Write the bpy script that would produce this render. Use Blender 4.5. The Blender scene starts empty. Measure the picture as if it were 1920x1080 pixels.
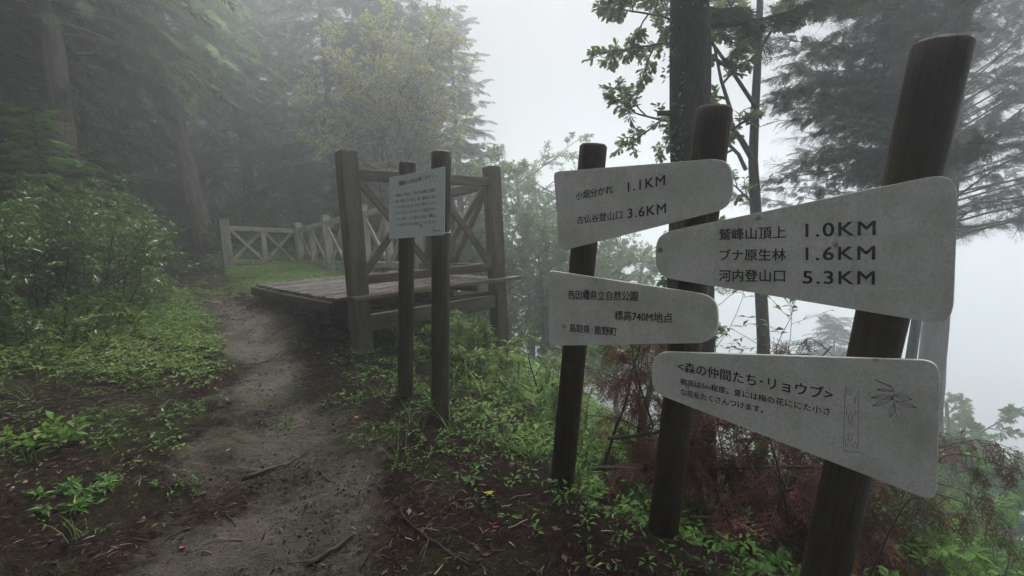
import bpy, math, random
import numpy as np
from mathutils import Vector, Matrix

# ------------------------------------------------------------------ camera, world, sun, exposure
sc = bpy.context.scene
C = sc.collection
F = 870.0                       # focal length in photo pixels (1920 wide)
CAMH = 1.31
PITCH, ROLL = math.atan(100 / F), math.atan(0.0475)
fw = np.array([0, math.cos(PITCH), -math.sin(PITCH)])
U0 = np.array([0, math.sin(PITCH), math.cos(PITCH)])
R0 = np.array([1.0, 0, 0])
RT = math.cos(ROLL) * R0 - math.sin(ROLL) * U0
UP = math.sin(ROLL) * R0 + math.cos(ROLL) * U0
CAM = np.array([0, 0, CAMH])
cam = bpy.data.cameras.new('camera')
cam.sensor_width = 36
cam.lens = F / 1920 * 36
cam.clip_start, cam.clip_end = 0.05, 600
camo = bpy.data.objects.new('camera', cam)
C.objects.link(camo)
camo.matrix_world = Matrix((tuple(RT) + (0,), tuple(UP) + (0,), tuple(-fw) + (0,), (0, 0, 0, 1))).transposed()
camo.location = CAM
sc.camera = camo

SUN_EL, SUN_AZ = math.radians(54), math.radians(14)     # azimuth from +Y towards +X
w = bpy.data.worlds.new('World')
sc.world = w
w.use_nodes = True
nt = w.node_tree
sky = nt.nodes.new('ShaderNodeTexSky')
sky.sky_type = 'NISHITA'
sky.sun_disc = False
sky.sun_elevation = SUN_EL
sky.sun_rotation = SUN_AZ
sky.air_density, sky.dust_density, sky.ozone_density = 1.0, 1.5, 1.0
hsv = nt.nodes.new('ShaderNodeHueSaturation')
hsv.inputs['Saturation'].default_value = 0.3
bg = nt.nodes['Background']
bg.inputs['Strength'].default_value = 0.12
nt.links.new(sky.outputs[0], hsv.inputs['Color'])
# overcast: the cloud is brighter overhead than near the horizon
tcw = nt.nodes.new('ShaderNodeTexCoord'); sep = nt.nodes.new('ShaderNodeSeparateXYZ')
nt.links.new(tcw.outputs['Generated'], sep.inputs[0])
mrw = nt.nodes.new('ShaderNodeMapRange'); nt.links.new(sep.outputs['Z'], mrw.inputs[0])
for k_, v_ in ((1, 0.58), (2, 0.95), (3, 0.16), (4, 3.8)): mrw.inputs[k_].default_value = v_
vmw = nt.nodes.new('ShaderNodeVectorMath'); vmw.operation = 'SCALE'
nt.links.new(hsv.outputs[0], vmw.inputs[0]); nt.links.new(mrw.outputs[0], vmw.inputs['Scale'])
nt.links.new(vmw.outputs[0], bg.inputs['Color'])
sl = bpy.data.lights.new('sun', 'SUN')
sl.energy = 0.55
sl.angle = math.radians(20)
sl.color = (1.0, 0.985, 0.96)
so = bpy.data.objects.new('sun', sl)
C.objects.link(so)
sd = Vector((math.sin(SUN_AZ) * math.cos(SUN_EL), math.cos(SUN_AZ) * math.cos(SUN_EL), math.sin(SUN_EL)))
so.rotation_euler = sd.to_track_quat('Z', 'Y').to_euler()

sc.view_settings.view_transform = 'Standard'
sc.view_settings.look = 'None'
sc.view_settings.gamma = 1
sc.view_settings.exposure = 1.42
cy = sc.cycles
cy.use_denoising = True
cy.use_adaptive_sampling = False
cy.max_bounces = 8
cy.diffuse_bounces = 3
cy.glossy_bounces = 2
cy.transmission_bounces = 4
cy.volume_bounces = 6
cy.sample_clamp_indirect = 6
HAZE_DENSITY = 0.019

# ------------------------------------------------------------------ helpers
rng = np.random.default_rng(7)


def ray(px, py):
    d = RT * ((px - 960) / F) - UP * ((py - 540) / F) + fw
    return d


def P(px, py, Y):
    """point seen at photo pixel (px, py) at the distance Y in front of the camera"""
    d = ray(px, py)
    return CAM + d * (Y / d[1])


def Pz(px, py, z):
    d = ray(px, py)
    return CAM + d * ((z - CAMH) / d[2])


class Plane:
    """vertical plane through two ground points, facing the camera"""
    def __init__(s, a, b, off=0.0):
        a = np.array(a, float); b = np.array(b, float)
        u = b - a; u[2] = 0; u /= np.linalg.norm(u)
        n = np.array([u[1], -u[0], 0])
        if np.dot(n, CAM - a) < 0: n = -n
        s.u, s.n, s.o = u, n, a + n * off
    def hit(s, px, py, off=0.0):
        d = ray(px, py)
        t = np.dot(s.o + s.n * off - CAM, s.n) / np.dot(d, s.n)
        return CAM + d * t


def hsh(i, j, s):
    n = (i * 374761393 + j * 668265263 + s * 974634777) & 0x7fffffff
    n = ((n ^ (n >> 13)) * 1274126177) & 0x7fffffff
    return ((n ^ (n >> 16)) & 0xffff) / 65535.0


def vnoise(x, y, s=0):
    x = np.asarray(x, float); y = np.asarray(y, float)
    xi = np.floor(x).astype(np.int64); yi = np.floor(y).astype(np.int64)
    fx = x - xi; fy = y - yi
    fx = fx * fx * (3 - 2 * fx); fy = fy * fy * (3 - 2 * fy)
    a = hsh(xi, yi, s); b = hsh(xi + 1, yi, s); c = hsh(xi, yi + 1, s); d = hsh(xi + 1, yi + 1, s)
    return (a * (1 - fx) + b * fx) * (1 - fy) + (c * (1 - fx) + d * fx) * fy


def fbm(x, y, o=4, s=0):
    v = 0; a = 0.5
    for k in range(o):
        v = v + a * vnoise(x * 2 ** k, y * 2 ** k, s + k * 17); a *= 0.5
    return v


def softplus(x, k):
    return np.logaddexp(0, x / k) * k


# terrain: a ridge path; the ground drops to the right, a bank rises to the left
PY = [-5, 1.0, 2.0, 3.5, 5.0, 6.3, 8.5, 10.5, 13, 17, 30]
PX = [-0.4, -0.75, -1.15, -1.75, -2.75, -3.75, -5.6, -7.3, -9.6, -13, -24]
EY = [-6, 0, 1, 1.74, 2.18, 2.56, 3.47, 5, 6, 7.2, 9, 12, 16, 25, 60]
EX = [2.6, 1.8, 1.3, .6, .05, -.28, -.85, -1.6, -2.1, -2.55, -3.7, -5.4, -8, -14, -30]
HY = [-60, -6, 2.9, 4.0, 5, 7.2, 9, 12, 14, 20, 40, 120]
HZ = [-4, -.3, 0.0, .08, .25, .58, .72, .84, 1.35, 2.7, 6, 8]


def xpath(y): return np.interp(y, PY, PX)


def ground_z(x, y, micro=True):
    x = np.asarray(x, float); y = np.asarray(y, float)
    hb = 0
    for o in (-.6, -.2, .2, .6): hb = hb + np.interp(y + o, HY, HZ) / 4
    xe = 0
    for o in (-.5, 0, .5): xe = xe + np.interp(y + o, EY, EX) / 3
    q = x - xe
    drop = 0.42 * softplus(q - .1, .18) + 0.32 * softplus(q - 2.2, .6)
    xl = xpath(y) - 0.9
    bank = 0.17 * softplus(xl - x, .35) - 0.1 * softplus(xl - x - 9, 2)
    z = hb - drop + bank
    z = np.maximum(z, -60 + 3 * np.sin(x * .05))
    z = z + (fbm(x * .7, y * .7, 3, 3) - .45) * .16
    # worn hollow along the path
    dp = np.abs(x - xpath(y)); z = z - 0.06 * np.exp(-(dp / .45) ** 2)
    for a_, b_, h_ in ((.23, 2.56, .05), (.68, 2.18, .05), (1.21, 1.74, .05), (-.92, 3.72, .05), (-.61, 3.47, .05)):   # soil heaped round the post feet
        z = z + h_ * np.exp(-((x - a_) ** 2 + (y - b_) ** 2) / .03)
    if micro:
        z = z + (fbm(x * 4, y * 4, 3, 9) - .45) * .07 + (fbm(x * 13, y * 13, 3, 21) - .4) * .05
    return z


def G(px, py):
    """ground point seen at a photo pixel"""
    d = ray(px, py); t = np.arange(.8, 60, .02)
    p = CAM + d * t[:, None]
    k = np.argmax(p[:, 2] < ground_z(p[:, 0], p[:, 1], False))
    return p[k]


def on_ground(x, y, dz=0.0):
    return np.array([x, y, float(ground_z(x, y)) + dz])


class MB:
    """collects geometry for ONE mesh object; attributes: rnd (per leaf), gc (grain coordinates)"""
    def __init__(s): s.V, s.Fs, s.r, s.g, s.n = [], [], [], [], 0
    def add(s, V, Fc, rnd=0.0, gc=None):
        V = np.asarray(V, float); n = len(V)
        s.V.append(V)
        for f in (Fc if isinstance(Fc, list) else [Fc]):
            f = np.asarray(f, np.int64)
            if len(f): s.Fs.append(f + s.n)
        s.r.append(np.broadcast_to(np.asarray(rnd, float), (n,)))
        s.g.append(V if gc is None else np.asarray(gc, float))
        s.n += n
    def scatter(s, proto, pos, R, scale, rnd):
        V, Fc = proto
        pos = np.asarray(pos, float); n = len(pos)
        if n == 0: return
        scale = np.broadcast_to(np.asarray(scale, float), (n,))
        W = np.einsum('nij,kj->nki', R, V) * scale[:, None, None] + pos[:, None, :]
        k = len(V)
        off = (np.arange(n) * k)[:, None, None]
        fl = [(np.asarray(f)[None] + off).reshape(-1, np.asarray(f).shape[1]) for f in (Fc if isinstance(Fc, list) else [Fc])]
        s.add(W.reshape(-1, 3), fl, np.repeat(np.broadcast_to(rnd, (n,)), k))
    def box(s, c, ax, size, seed=0.0, bev=0.006):
        """box with axes ax (3x3 rows: length, width, height) and chamfered edges; grain runs along the first axis"""
        ax = np.asarray(ax, float); h = np.asarray(size, float) / 2
        b = min(bev, h.min() * .45)
        V = []; idx = {}
        for sx in (-1, 1):
            for sy in (-1, 1):
                for sz in (-1, 1):
                    for k in range(3):
                        p = np.array([sx, sy, sz]) * (h - b); p[k] += (sx, sy, sz)[k] * b
                        idx[(sx, sy, sz, k)] = len(V); V.append(p)
        Q, T = [], []
        for k in range(3):
            i, j = (k + 1) % 3, (k + 2) % 3
            for sg in (-1, 1):
                q = []
                for a, d in ((-1, -1), (1, -1), (1, 1), (-1, 1)):
                    t = [0, 0, 0]; t[k], t[i], t[j] = sg, a, d; q.append(idx[tuple(t) + (k,)])
                Q.append(q if sg > 0 else q[::-1])
            for a in (-1, 1):          # edges parallel to axis k
                for d in (-1, 1):
                    def ii(sk, kk):
                        t = [0, 0, 0]; t[k], t[i], t[j] = sk, a, d; return idx[tuple(t) + (kk,)]
                    q = [ii(-1, i), ii(1, i), ii(1, j), ii(-1, j)]
                    Q.append(q if a * d > 0 else q[::-1])
        for sx in (-1, 1):
            for sy in (-1, 1):
                for sz in (-1, 1):
                    t = [idx[(sx, sy, sz, k)] for k in range(3)]
                    T.append(t if sx * sy * sz > 0 else t[::-1])
        V = np.array(V)
        s.add(V @ ax + np.asarray(c), [np.array(Q), np.array(T)], seed % 1.0, V + np.array([seed * 7.3, seed * 3.1, seed * 1.7]))
    def beam(s, a, b, wd, ht, seed=0.0, up=(0, 0, 1), bev=0.006):
        a = np.asarray(a, float); b = np.asarray(b, float)
        x = b - a; L = np.linalg.norm(x); x /= L
        z = np.asarray(up, float); z = z - x * np.dot(z, x)
        if np.linalg.norm(z) < 1e-4: z = np.array([1.0, 0, 0]) - x * x[0]
        z /= np.linalg.norm(z); y = np.cross(z, x)
        s.box((a + b) / 2, (x, y, z), (L, wd, ht), seed, bev)
    def tube(s, pts, rad, n=8, seed=0.0, cap=True, rough=0.0, sd=0):
        pts = np.asarray(pts, float); m = len(pts); rad = np.broadcast_to(np.asarray(rad, float), (m,))
        t = np.gradient(pts, axis=0); t /= np.linalg.norm(t, axis=1)[:, None] + 1e-9
        ref = np.array([1.0, 0, 0]) if abs(t[0][0]) < .8 else np.array([0, 1.0, 0])
        fr = []; x = ref
        for k in range(m):
            x = x - t[k] * np.dot(x, t[k]); x /= np.linalg.norm(x) + 1e-9
            fr.append((x, np.cross(t[k], x)))
        a = np.arange(n) * 2 * np.pi / n
        cs, sn = np.cos(a), np.sin(a)
        X = np.array([f[0] for f in fr]); Y = np.array([f[1] for f in fr])
        rr = rad[:, None] * np.ones((1, n))
        L = np.concatenate([[0], np.cumsum(np.linalg.norm(np.diff(pts, axis=0), axis=1))])
        if rough > 0:
            fl = vnoise(L[:, None] * 2.0 + 0 * a[None], a[None] * n / 6.283 * .5 + 0 * L[:, None], sd) + .6 * vnoise(L[:, None] * 9 + 0 * a[None], a[None] * n / 6.283 + 0 * L[:, None], sd + 5)
            rr = rr * (1 + rough * (fl - .8))
        V = pts[:, None] + rr[..., None] * (cs[None, :, None] * X[:, None] + sn[None, :, None] * Y[:, None])
        gc = np.stack([np.repeat(L[:, None], n, 1), cs[None] * rad[:, None], sn[None] * rad[:, None]], -1) + np.array([seed * 7.3, 0, 0])
        i = np.arange(m - 1)[:, None] * n; j = np.arange(n)[None]; j2 = (j + 1) % n
        Q = np.stack([i + j, i + j2, i + n + j2, i + n + j], -1).reshape(-1, 4)
        fl = [Q]
        if cap: fl += [np.arange(n)[::-1][None], (np.arange(n) + (m - 1) * n)[None]]
        s.add(V.reshape(-1, 3), fl, seed % 1.0, gc.reshape(-1, 3))
    def build(s, name, mat, parent=None, smooth=True, origin=None):
        V = np.concatenate(s.V); r = np.concatenate(s.r); g = np.concatenate(s.g)
        if origin is not None: V = V - np.asarray(origin)
        me = bpy.data.meshes.new(name)
        me.vertices.add(len(V)); me.vertices.foreach_set('co', V.astype(np.float32).ravel())
        lv = np.concatenate([f.ravel() for f in s.Fs])
        lt = np.concatenate([np.full(len(f), f.shape[1]) for f in s.Fs])
        ls = np.concatenate([[0], np.cumsum(lt)[:-1]])
        me.loops.add(len(lv)); me.loops.foreach_set('vertex_index', lv.astype(np.int32))
        me.polygons.add(len(lt)); me.polygons.foreach_set('loop_start', ls.astype(np.int32))
        me.polygons.foreach_set('use_smooth', np.full(len(lt), smooth))
        me.update(calc_edges=True)
        a = me.attributes.new('rnd', 'FLOAT', 'POINT'); a.data.foreach_set('value', r.astype(np.float32))
        a = me.attributes.new('gc', 'FLOAT_VECTOR', 'POINT'); a.data.foreach_set('vector', g.astype(np.float32).ravel())
        me.materials.append(mat)
        o = bpy.data.objects.new(name, me)
        C.objects.link(o)
        if origin is not None and parent is None: o.location = origin
        if parent is not None: o.parent = parent
        return o


def tag(o, label=None, cat=None, group=None, kind=None):
    if label: o['label'] = label
    if cat: o['category'] = cat
    if group: o['group'] = group
    if kind: o['kind'] = kind
    return o


def empty(name, loc, label, cat, group=None):
    o = bpy.data.objects.new(name, None)
    C.objects.link(o); o.location = loc; o.empty_display_size = .2
    return tag(o, label, cat, group)


def copy_tree(o, loc, rz=0.0, s=1.0, label=None):
    c = o.copy(); C.objects.link(c); c.location = loc; c.rotation_euler = (0, 0, rz); c.scale = (s, s, s)
    if label: c['label'] = label
    for ch in o.children:
        d = ch.copy(); C.objects.link(d); d.parent = c
    return c


def norm(v):
    v = np.asarray(v, float); return v / (np.linalg.norm(v, axis=-1, keepdims=True) + 1e-9)


def frames(d, roll, up=(0, 0, 1)):
    """rotation matrices: local x along d, local z near up turned by roll"""
    d = norm(d); n = len(d)
    u = np.broadcast_to(np.asarray(up, float), (n, 3)) + 1e-3
    y = norm(np.cross(u, d)); z = np.cross(d, y)
    c, s_ = np.cos(roll)[:, None], np.sin(roll)[:, None]
    y2 = c * y + s_ * z; z2 = -s_ * y + c * z
    return np.stack([d, y2, z2], axis=2)


# ------------------------------------------------------------------ materials
def nmat(name):
    m = bpy.data.materials.new(name); m.use_nodes = True
    n = m.node_tree.nodes; n.clear()
    out = n.new('ShaderNodeOutputMaterial')
    return m, n, m.node_tree.links, out


def ramp(n, stops):
    r = n.new('ShaderNodeValToRGB'); e = r.color_ramp.elements
    while len(e) < len(stops): e.new(.5)
    for k, (p, c) in enumerate(stops):
        e[k].position = p; e[k].color = tuple(c) + (1,) if len(c) == 3 else c
    return r


def noise(n, l, vec, scale, detail=4, rough=.55, mul=None):
    if mul is not None:
        mp = n.new('ShaderNodeMapping'); mp.inputs['Scale'].default_value = mul
        l.new(vec, mp.inputs['Vector']); vec = mp.outputs[0]
    t = n.new('ShaderNodeTexNoise'); t.inputs['Scale'].default_value = scale
    t.inputs['Detail'].default_value = detail; t.inputs['Roughness'].default_value = rough
    l.new(vec, t.inputs['Vector'])
    return t.outputs['Fac']


def mixc(n, l, fac, a, b):
    m = n.new('ShaderNodeMix'); m.data_type = 'RGBA'
    for k, v in ((0, fac), (6, a), (7, b)):
        if hasattr(v, 'is_output') or hasattr(v, 'links'): l.new(v, m.inputs[k])
        elif k == 0: m.inputs[0].default_value = v
        else: m.inputs[k].default_value = tuple(v) + (1,)
    return m.outputs[2]


def maprange(n, l, v, a, b, c=0.0, d=1.0):
    m = n.new('ShaderNodeMapRange'); l.new(v, m.inputs[0])
    for k, x in enumerate((a, b, c, d)): m.inputs[k + 1].default_value = x
    return m.outputs[0]


def attr(n, name):
    a = n.new('ShaderNodeAttribute'); a.attribute_name = name; return a


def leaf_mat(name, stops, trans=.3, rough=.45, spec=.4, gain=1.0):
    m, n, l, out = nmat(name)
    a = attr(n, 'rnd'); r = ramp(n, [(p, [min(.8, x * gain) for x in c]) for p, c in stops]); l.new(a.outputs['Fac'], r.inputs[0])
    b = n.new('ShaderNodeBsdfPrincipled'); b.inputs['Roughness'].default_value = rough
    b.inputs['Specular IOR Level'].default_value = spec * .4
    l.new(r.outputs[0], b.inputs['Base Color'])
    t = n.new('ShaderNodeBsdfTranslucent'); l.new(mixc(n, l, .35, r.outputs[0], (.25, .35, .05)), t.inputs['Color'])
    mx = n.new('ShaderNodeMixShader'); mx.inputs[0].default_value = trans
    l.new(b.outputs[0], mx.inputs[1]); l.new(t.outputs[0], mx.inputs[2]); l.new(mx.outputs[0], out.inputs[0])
    return m


def wood_mat(name, c1, c2, moss=0.0, grain=(2, 26, 26), rough=.75, bump=.35, stain=.6):
    m, n, l, out = nmat(name)
    g = attr(n, 'gc').outputs['Vector']
    f = noise(n, l, g, 3.0, 6, .62, grain)
    col = ramp(n, [(.3, c1), (.52, [(a + b) / 2 for a, b in zip(c1, c2)]), (.72, c2)]); l.new(f, col.inputs[0])
    big = noise(n, l, g, 2.2, 4, .6, (1, 5, 5))
    c = mixc(n, l, maprange(n, l, big, .38, .68, 0, stain), col.outputs[0], [x * .45 for x in c1])
    rn = attr(n, 'rnd').outputs['Fac']
    hv = n.new('ShaderNodeHueSaturation'); l.new(c, hv.inputs['Color']); l.new(maprange(n, l, rn, 0, 1, .75, 1.2), hv.inputs['Value'])
    c = hv.outputs[0]
    if moss > 0:
        geo = n.new('ShaderNodeNewGeometry')
        mn = noise(n, l, geo.outputs['Position'], 9, 5, .65)
        c = mixc(n, l, maprange(n, l, mn, .62 - moss * .25, .78 - moss * .2), c, (.055, .07, .025))
    b = n.new('ShaderNodeBsdfPrincipled'); l.new(c, b.inputs['Base Color'])
    l.new(maprange(n, l, big, .3, .7, rough - .2, rough + .12), b.inputs['Roughness'])
    b.inputs['Specular IOR Level'].default_value = .45 if rough < .5 else .15
    bp = n.new('ShaderNodeBump'); bp.inputs['Strength'].default_value = bump; bp.inputs['Distance'].default_value = .008
    l.new(f, bp.inputs['Height']); l.new(bp.outputs[0], b.inputs['Normal'])
    l.new(b.outputs[0], out.inputs[0])
    return m


M = {}
M['log'] = wood_mat('weathered_log', (.032, .021, .014), (.078, .053, .037), moss=.25, grain=(1.0, 30, 30), rough=.6, bump=.8)
M['log_pale'] = wood_mat('weathered_log_pale', (.05, .04, .03), (.12, .095, .07), moss=.1, grain=(1.2, 22, 22), rough=.6)
M['timber'] = wood_mat('weathered_timber', (.095, .076, .052), (.21, .172, .122), moss=.12, grain=(1.4, 24, 24))
M['timber_pale'] = wood_mat('lit_pale_timber', (.3, .27, .2), (.52, .48, .38), moss=.12, grain=(1.4, 24, 24))  # weathered pale timber, colour lightened further for the light in the clearing
M['deck'] = wood_mat('wet_deck_boards', (.055, .042, .036), (.15, .122, .105), moss=.05, grain=(1.2, 18, 18), rough=.3)
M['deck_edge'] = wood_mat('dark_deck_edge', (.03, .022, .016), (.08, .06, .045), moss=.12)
M['bark'] = wood_mat('cedar_bark', (.1, .068, .05), (.27, .205, .165), moss=.12, grain=(1.6, 20, 20), bump=1.0, rough=.85)
M['bark_pale'] = wood_mat('pale_cedar_bark', (.16, .122, .095), (.38, .305, .25), moss=.1, grain=(1.6, 20, 20), bump=1.0, rough=.85)
M['bark_dark'] = wood_mat('dark_bark', (.022, .018, .016), (.065, .055, .05), moss=.3, grain=(3, 14, 14), bump=1.0, rough=.85)
M['bark_grey'] = wood_mat('smooth_grey_bark', (.07, .065, .058), (.15, .14, .125), moss=.25, grain=(6, 10, 10), bump=.5, rough=.8)
M['twig'] = wood_mat('twig_bark', (.05, .035, .025), (.12, .09, .07), grain=(3, 20, 20), rough=.7)
M['twig_pale'] = wood_mat('pale_dead_wood', (.12, .09, .065), (.28, .22, .17), grain=(3, 20, 20), rough=.7)
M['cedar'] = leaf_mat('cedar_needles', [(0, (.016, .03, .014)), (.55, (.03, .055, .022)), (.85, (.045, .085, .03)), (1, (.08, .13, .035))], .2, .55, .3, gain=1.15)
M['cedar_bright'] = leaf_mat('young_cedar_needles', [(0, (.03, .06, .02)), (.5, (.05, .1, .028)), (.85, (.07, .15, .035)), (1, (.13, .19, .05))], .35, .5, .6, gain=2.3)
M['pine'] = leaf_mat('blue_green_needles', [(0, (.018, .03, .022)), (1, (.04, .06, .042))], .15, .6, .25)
M['broad'] = leaf_mat('broad_leaves', [(0, (.04, .075, .022)), (.5, (.07, .125, .03)), (.9, (.1, .17, .04)), (1, (.22, .2, .05))], .4, .42, .4, gain=1.4)
M['fresh'] = leaf_mat('fresh_cover_leaves', [(0, (.065, .11, .03)), (.55, (.12, .19, .045)), (.92, (.19, .26, .075)), (1, (.27, .26, .1))], .35, .4, .5, gain=1.4)  # fresh green, albedo raised to carry the light that reaches the bank
M['pale'] = leaf_mat('pale_broad_leaves', [(0, (.07, .11, .04)), (.5, (.11, .16, .06)), (1, (.2, .24, .1))], .5, .45, .3, gain=1.3)
M['glossy'] = leaf_mat('dark_glossy_leaves', [(0, (.025, .05, .018)), (.5, (.045, .09, .024)), (.9, (.08, .145, .032)), (1, (.22, .2, .06))], .3, .3, 1.0, gain=1.9)
M['bright'] = leaf_mat('bright_green_leaves', [(0, (.06, .125, .025)), (.6, (.1, .19, .037)), (1, (.18, .25, .05))], .35, .4, .4, gain=1.6)
M['yellow'] = leaf_mat('autumn_leaves', [(0, (.06, .1, .035)), (.35, (.13, .17, .055)), (.6, (.28, .25, .08)), (.88, (.4, .3, .1)), (1, (.45, .24, .1))], .35, .5, .3, gain=1.5)
M['dead'] = leaf_mat('dead_cedar_needles', [(0, (.035, .014, .012)), (.5, (.08, .027, .027)), (.85, (.14, .05, .042)), (1, (.22, .1, .07))], .15, .55, .3, gain=1.5)
M['cover'] = leaf_mat('ground_cover_leaves', [(0, (.03, .065, .018)), (.5, (.05, .12, .024)), (.9, (.08, .17, .035)), (1, (.17, .2, .05))], .25, .38, .45, gain=1.7)
M['grass'] = leaf_mat('grass_blades', [(0, (.035, .06, .018)), (.6, (.07, .12, .03)), (.92, (.12, .17, .05)), (1, (.28, .24, .12))], .3, .5, .3, gain=1.5)
M['litter'] = leaf_mat('leaf_litter', [(0, (.012, .007, .006)), (.45, (.06, .034, .026)), (.7, (.15, .09, .065)), (.93, (.27, .18, .12)), (1, (.45, .36, .26))], .05, .5, .4)


def solid(name, col, rough=.5, metal=0.0, trans=0.0):
    m, n, l, out = nmat(name)
    b = n.new('ShaderNodeBsdfPrincipled'); b.inputs['Base Color'].default_value = tuple(col) + (1,)
    tc = n.new('ShaderNodeTexCoord')
    l.new(maprange(n, l, noise(n, l, tc.outputs['Object'], 60, 3), .3, .7, max(.05, rough - .12), rough + .1), b.inputs['Roughness'])
    b.inputs['Metallic'].default_value = metal
    l.new(b.outputs[0], out.inputs[0])
    return m


M['paint'] = solid('black_lettering', (.012, .01, .012), .5)
M['metal'] = solid('galvanised_band', (.55, .55, .53), .4, .6)
M['bolt'] = solid('rusty_bolt', (.05, .035, .028), .6, .4)


def sign_mat(name, base, dirt):
    m, n, l, out = nmat(name)
    tc = n.new('ShaderNodeTexCoord'); v = tc.outputs['Object']
    fine = noise(n, l, v, 260, 3, .7)
    big = noise(n, l, v, 5, 5, .6)
    run = noise(n, l, v, 4, 5, .65, (7, 7, .9))
    c = mixc(n, l, maprange(n, l, fine, .4, .66, 0, .7), base, [x * .6 for x in base])
    c = mixc(n, l, maprange(n, l, noise(n, l, v, 75, 4, .7), .5, .68, 0, .5), c, [x * .55 for x in base])
    c = mixc(n, l, maprange(n, l, big, .42, .72, 0, dirt), c, (.3, .31, .2))
    c = mixc(n, l, maprange(n, l, run, .5, .75, 0, dirt * .4), c, (.24, .23, .18))
    # lichen spots
    vo = n.new('ShaderNodeTexVoronoi'); vo.inputs['Scale'].default_value = 12.0; l.new(v, vo.inputs['Vector'])
    wob = noise(n, l, v, 70, 3, .6)
    ad = n.new('ShaderNodeMath'); ad.operation = 'MULTIPLY_ADD'; l.new(wob, ad.inputs[0]); ad.inputs[1].default_value = .3; l.new(vo.outputs['Distance'], ad.inputs[2])
    sp = maprange(n, l, ad.outputs[0], .23, .33, 1, 0)
    gate = maprange(n, l, vo.outputs['Color'], .68, .69)
    mu = n.new('ShaderNodeMath'); mu.operation = 'MULTIPLY'; l.new(sp, mu.inputs[0]); l.new(gate, mu.inputs[1])
    m2 = n.new('ShaderNodeMath'); m2.operation = 'MULTIPLY'; l.new(mu.outputs[0], m2.inputs[0]); m2.inputs[1].default_value = .75
    c = mixc(n, l, m2.outputs[0], c, (.06, .065, .045))
    b = n.new('ShaderNodeBsdfPrincipled'); l.new(c, b.inputs['Base Color'])
    b.inputs['Roughness'].default_value = .55; b.inputs['Specular IOR Level'].default_value = .35
    bp = n.new('ShaderNodeBump'); bp.inputs['Strength'].default_value = .15; bp.inputs['Distance'].default_value = .002
    l.new(fine, bp.inputs['Height']); l.new(bp.outputs[0], b.inputs['Normal'])
    l.new(b.outputs[0], out.inputs[0])
    return m


M['sign'] = sign_mat('weathered_white_board', (.74, .725, .655), .5)
M['plate'] = sign_mat('pale_green_plate', (.7, .76, .71), .1)


def ground_mat(name, path):
    m, n, l, out = nmat(name)
    geo = n.new('ShaderNodeNewGeometry'); v = geo.outputs['Position']
    a = attr(n, 'rnd').outputs['Fac']           # how worn and muddy the spot is
    f1 = noise(n, l, v, 3, 6, .6); f2 = noise(n, l, v, 24, 5, .65); f3 = noise(n, l, v, 140, 3, .7)
    soil = ramp(n, [(.3, (.014, .009, .0075)), (.55, (.036, .023, .0175)), (.8, (.075, .05, .037))]); l.new(f2, soil.inputs[0])
    mud = ramp(n, [(.3, (.065, .055, .041)), (.6, (.16, .14, .106)), (.85, (.25, .22, .168))]); l.new(f1, mud.inputs[0])
    ad = n.new('ShaderNodeMath'); ad.operation = 'MULTIPLY_ADD'; l.new(f2, ad.inputs[0]); ad.inputs[1].default_value = .7; l.new(a, ad.inputs[2])
    mk = maprange(n, l, ad.outputs[0], .55, 1.08)
    c = mixc(n, l, mk, soil.outputs[0], mud.outputs[0])
    speck = maprange(n, l, f3, .54, .62, 0, .85)
    c = mixc(n, l, speck, c, (.018, .011, .009))
    mo = noise(n, l, v, 2.1, 5, .6)
    c = mixc(n, l, maprange(n, l, mo, .5, .66, 0, .6), c, (.045, .06, .02))
    b = n.new('ShaderNodeBsdfPrincipled'); l.new(c, b.inputs['Base Color'])
    l.new(maprange(n, l, f1, .35, .65, .42, .85), b.inputs['Roughness'])
    l.new(maprange(n, l, mk, 0, 1, .04, .22), b.inputs['Specular IOR Level'])
    mx = n.new('ShaderNodeMath'); mx.operation = 'MULTIPLY_ADD'; l.new(f3, mx.inputs[0]); mx.inputs[1].default_value = .5; l.new(f2, mx.inputs[2])
    bp = n.new('ShaderNodeBump'); bp.inputs['Strength'].default_value = 1.0; bp.inputs['Distance'].default_value = .045
    l.new(mx.outputs[0], bp.inputs['Height']); l.new(bp.outputs[0], b.inputs['Normal'])
    l.new(b.outputs[0], out.inputs[0])
    return m


M['ground'] = ground_mat('forest_soil', False)

# ------------------------------------------------------------------ ground and path
def wornness(x, y):
    d = np.abs(x - xpath(y) + .25 * (fbm(y * .9, y * 0 + 3., 2, 41) - .4)) / (0.5 + .12 * np.sin(y * 1.3) + np.clip(.35 - y * .05, 0, .3))
    return (1 - .8 * np.clip((y - 6.8) / 1.5, 0, 1)) * np.clip(1.15 - d - (fbm(x * 2.1, y * 2.1, 5, 31) - .47) * 2.3, 0, 1) * .75


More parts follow.
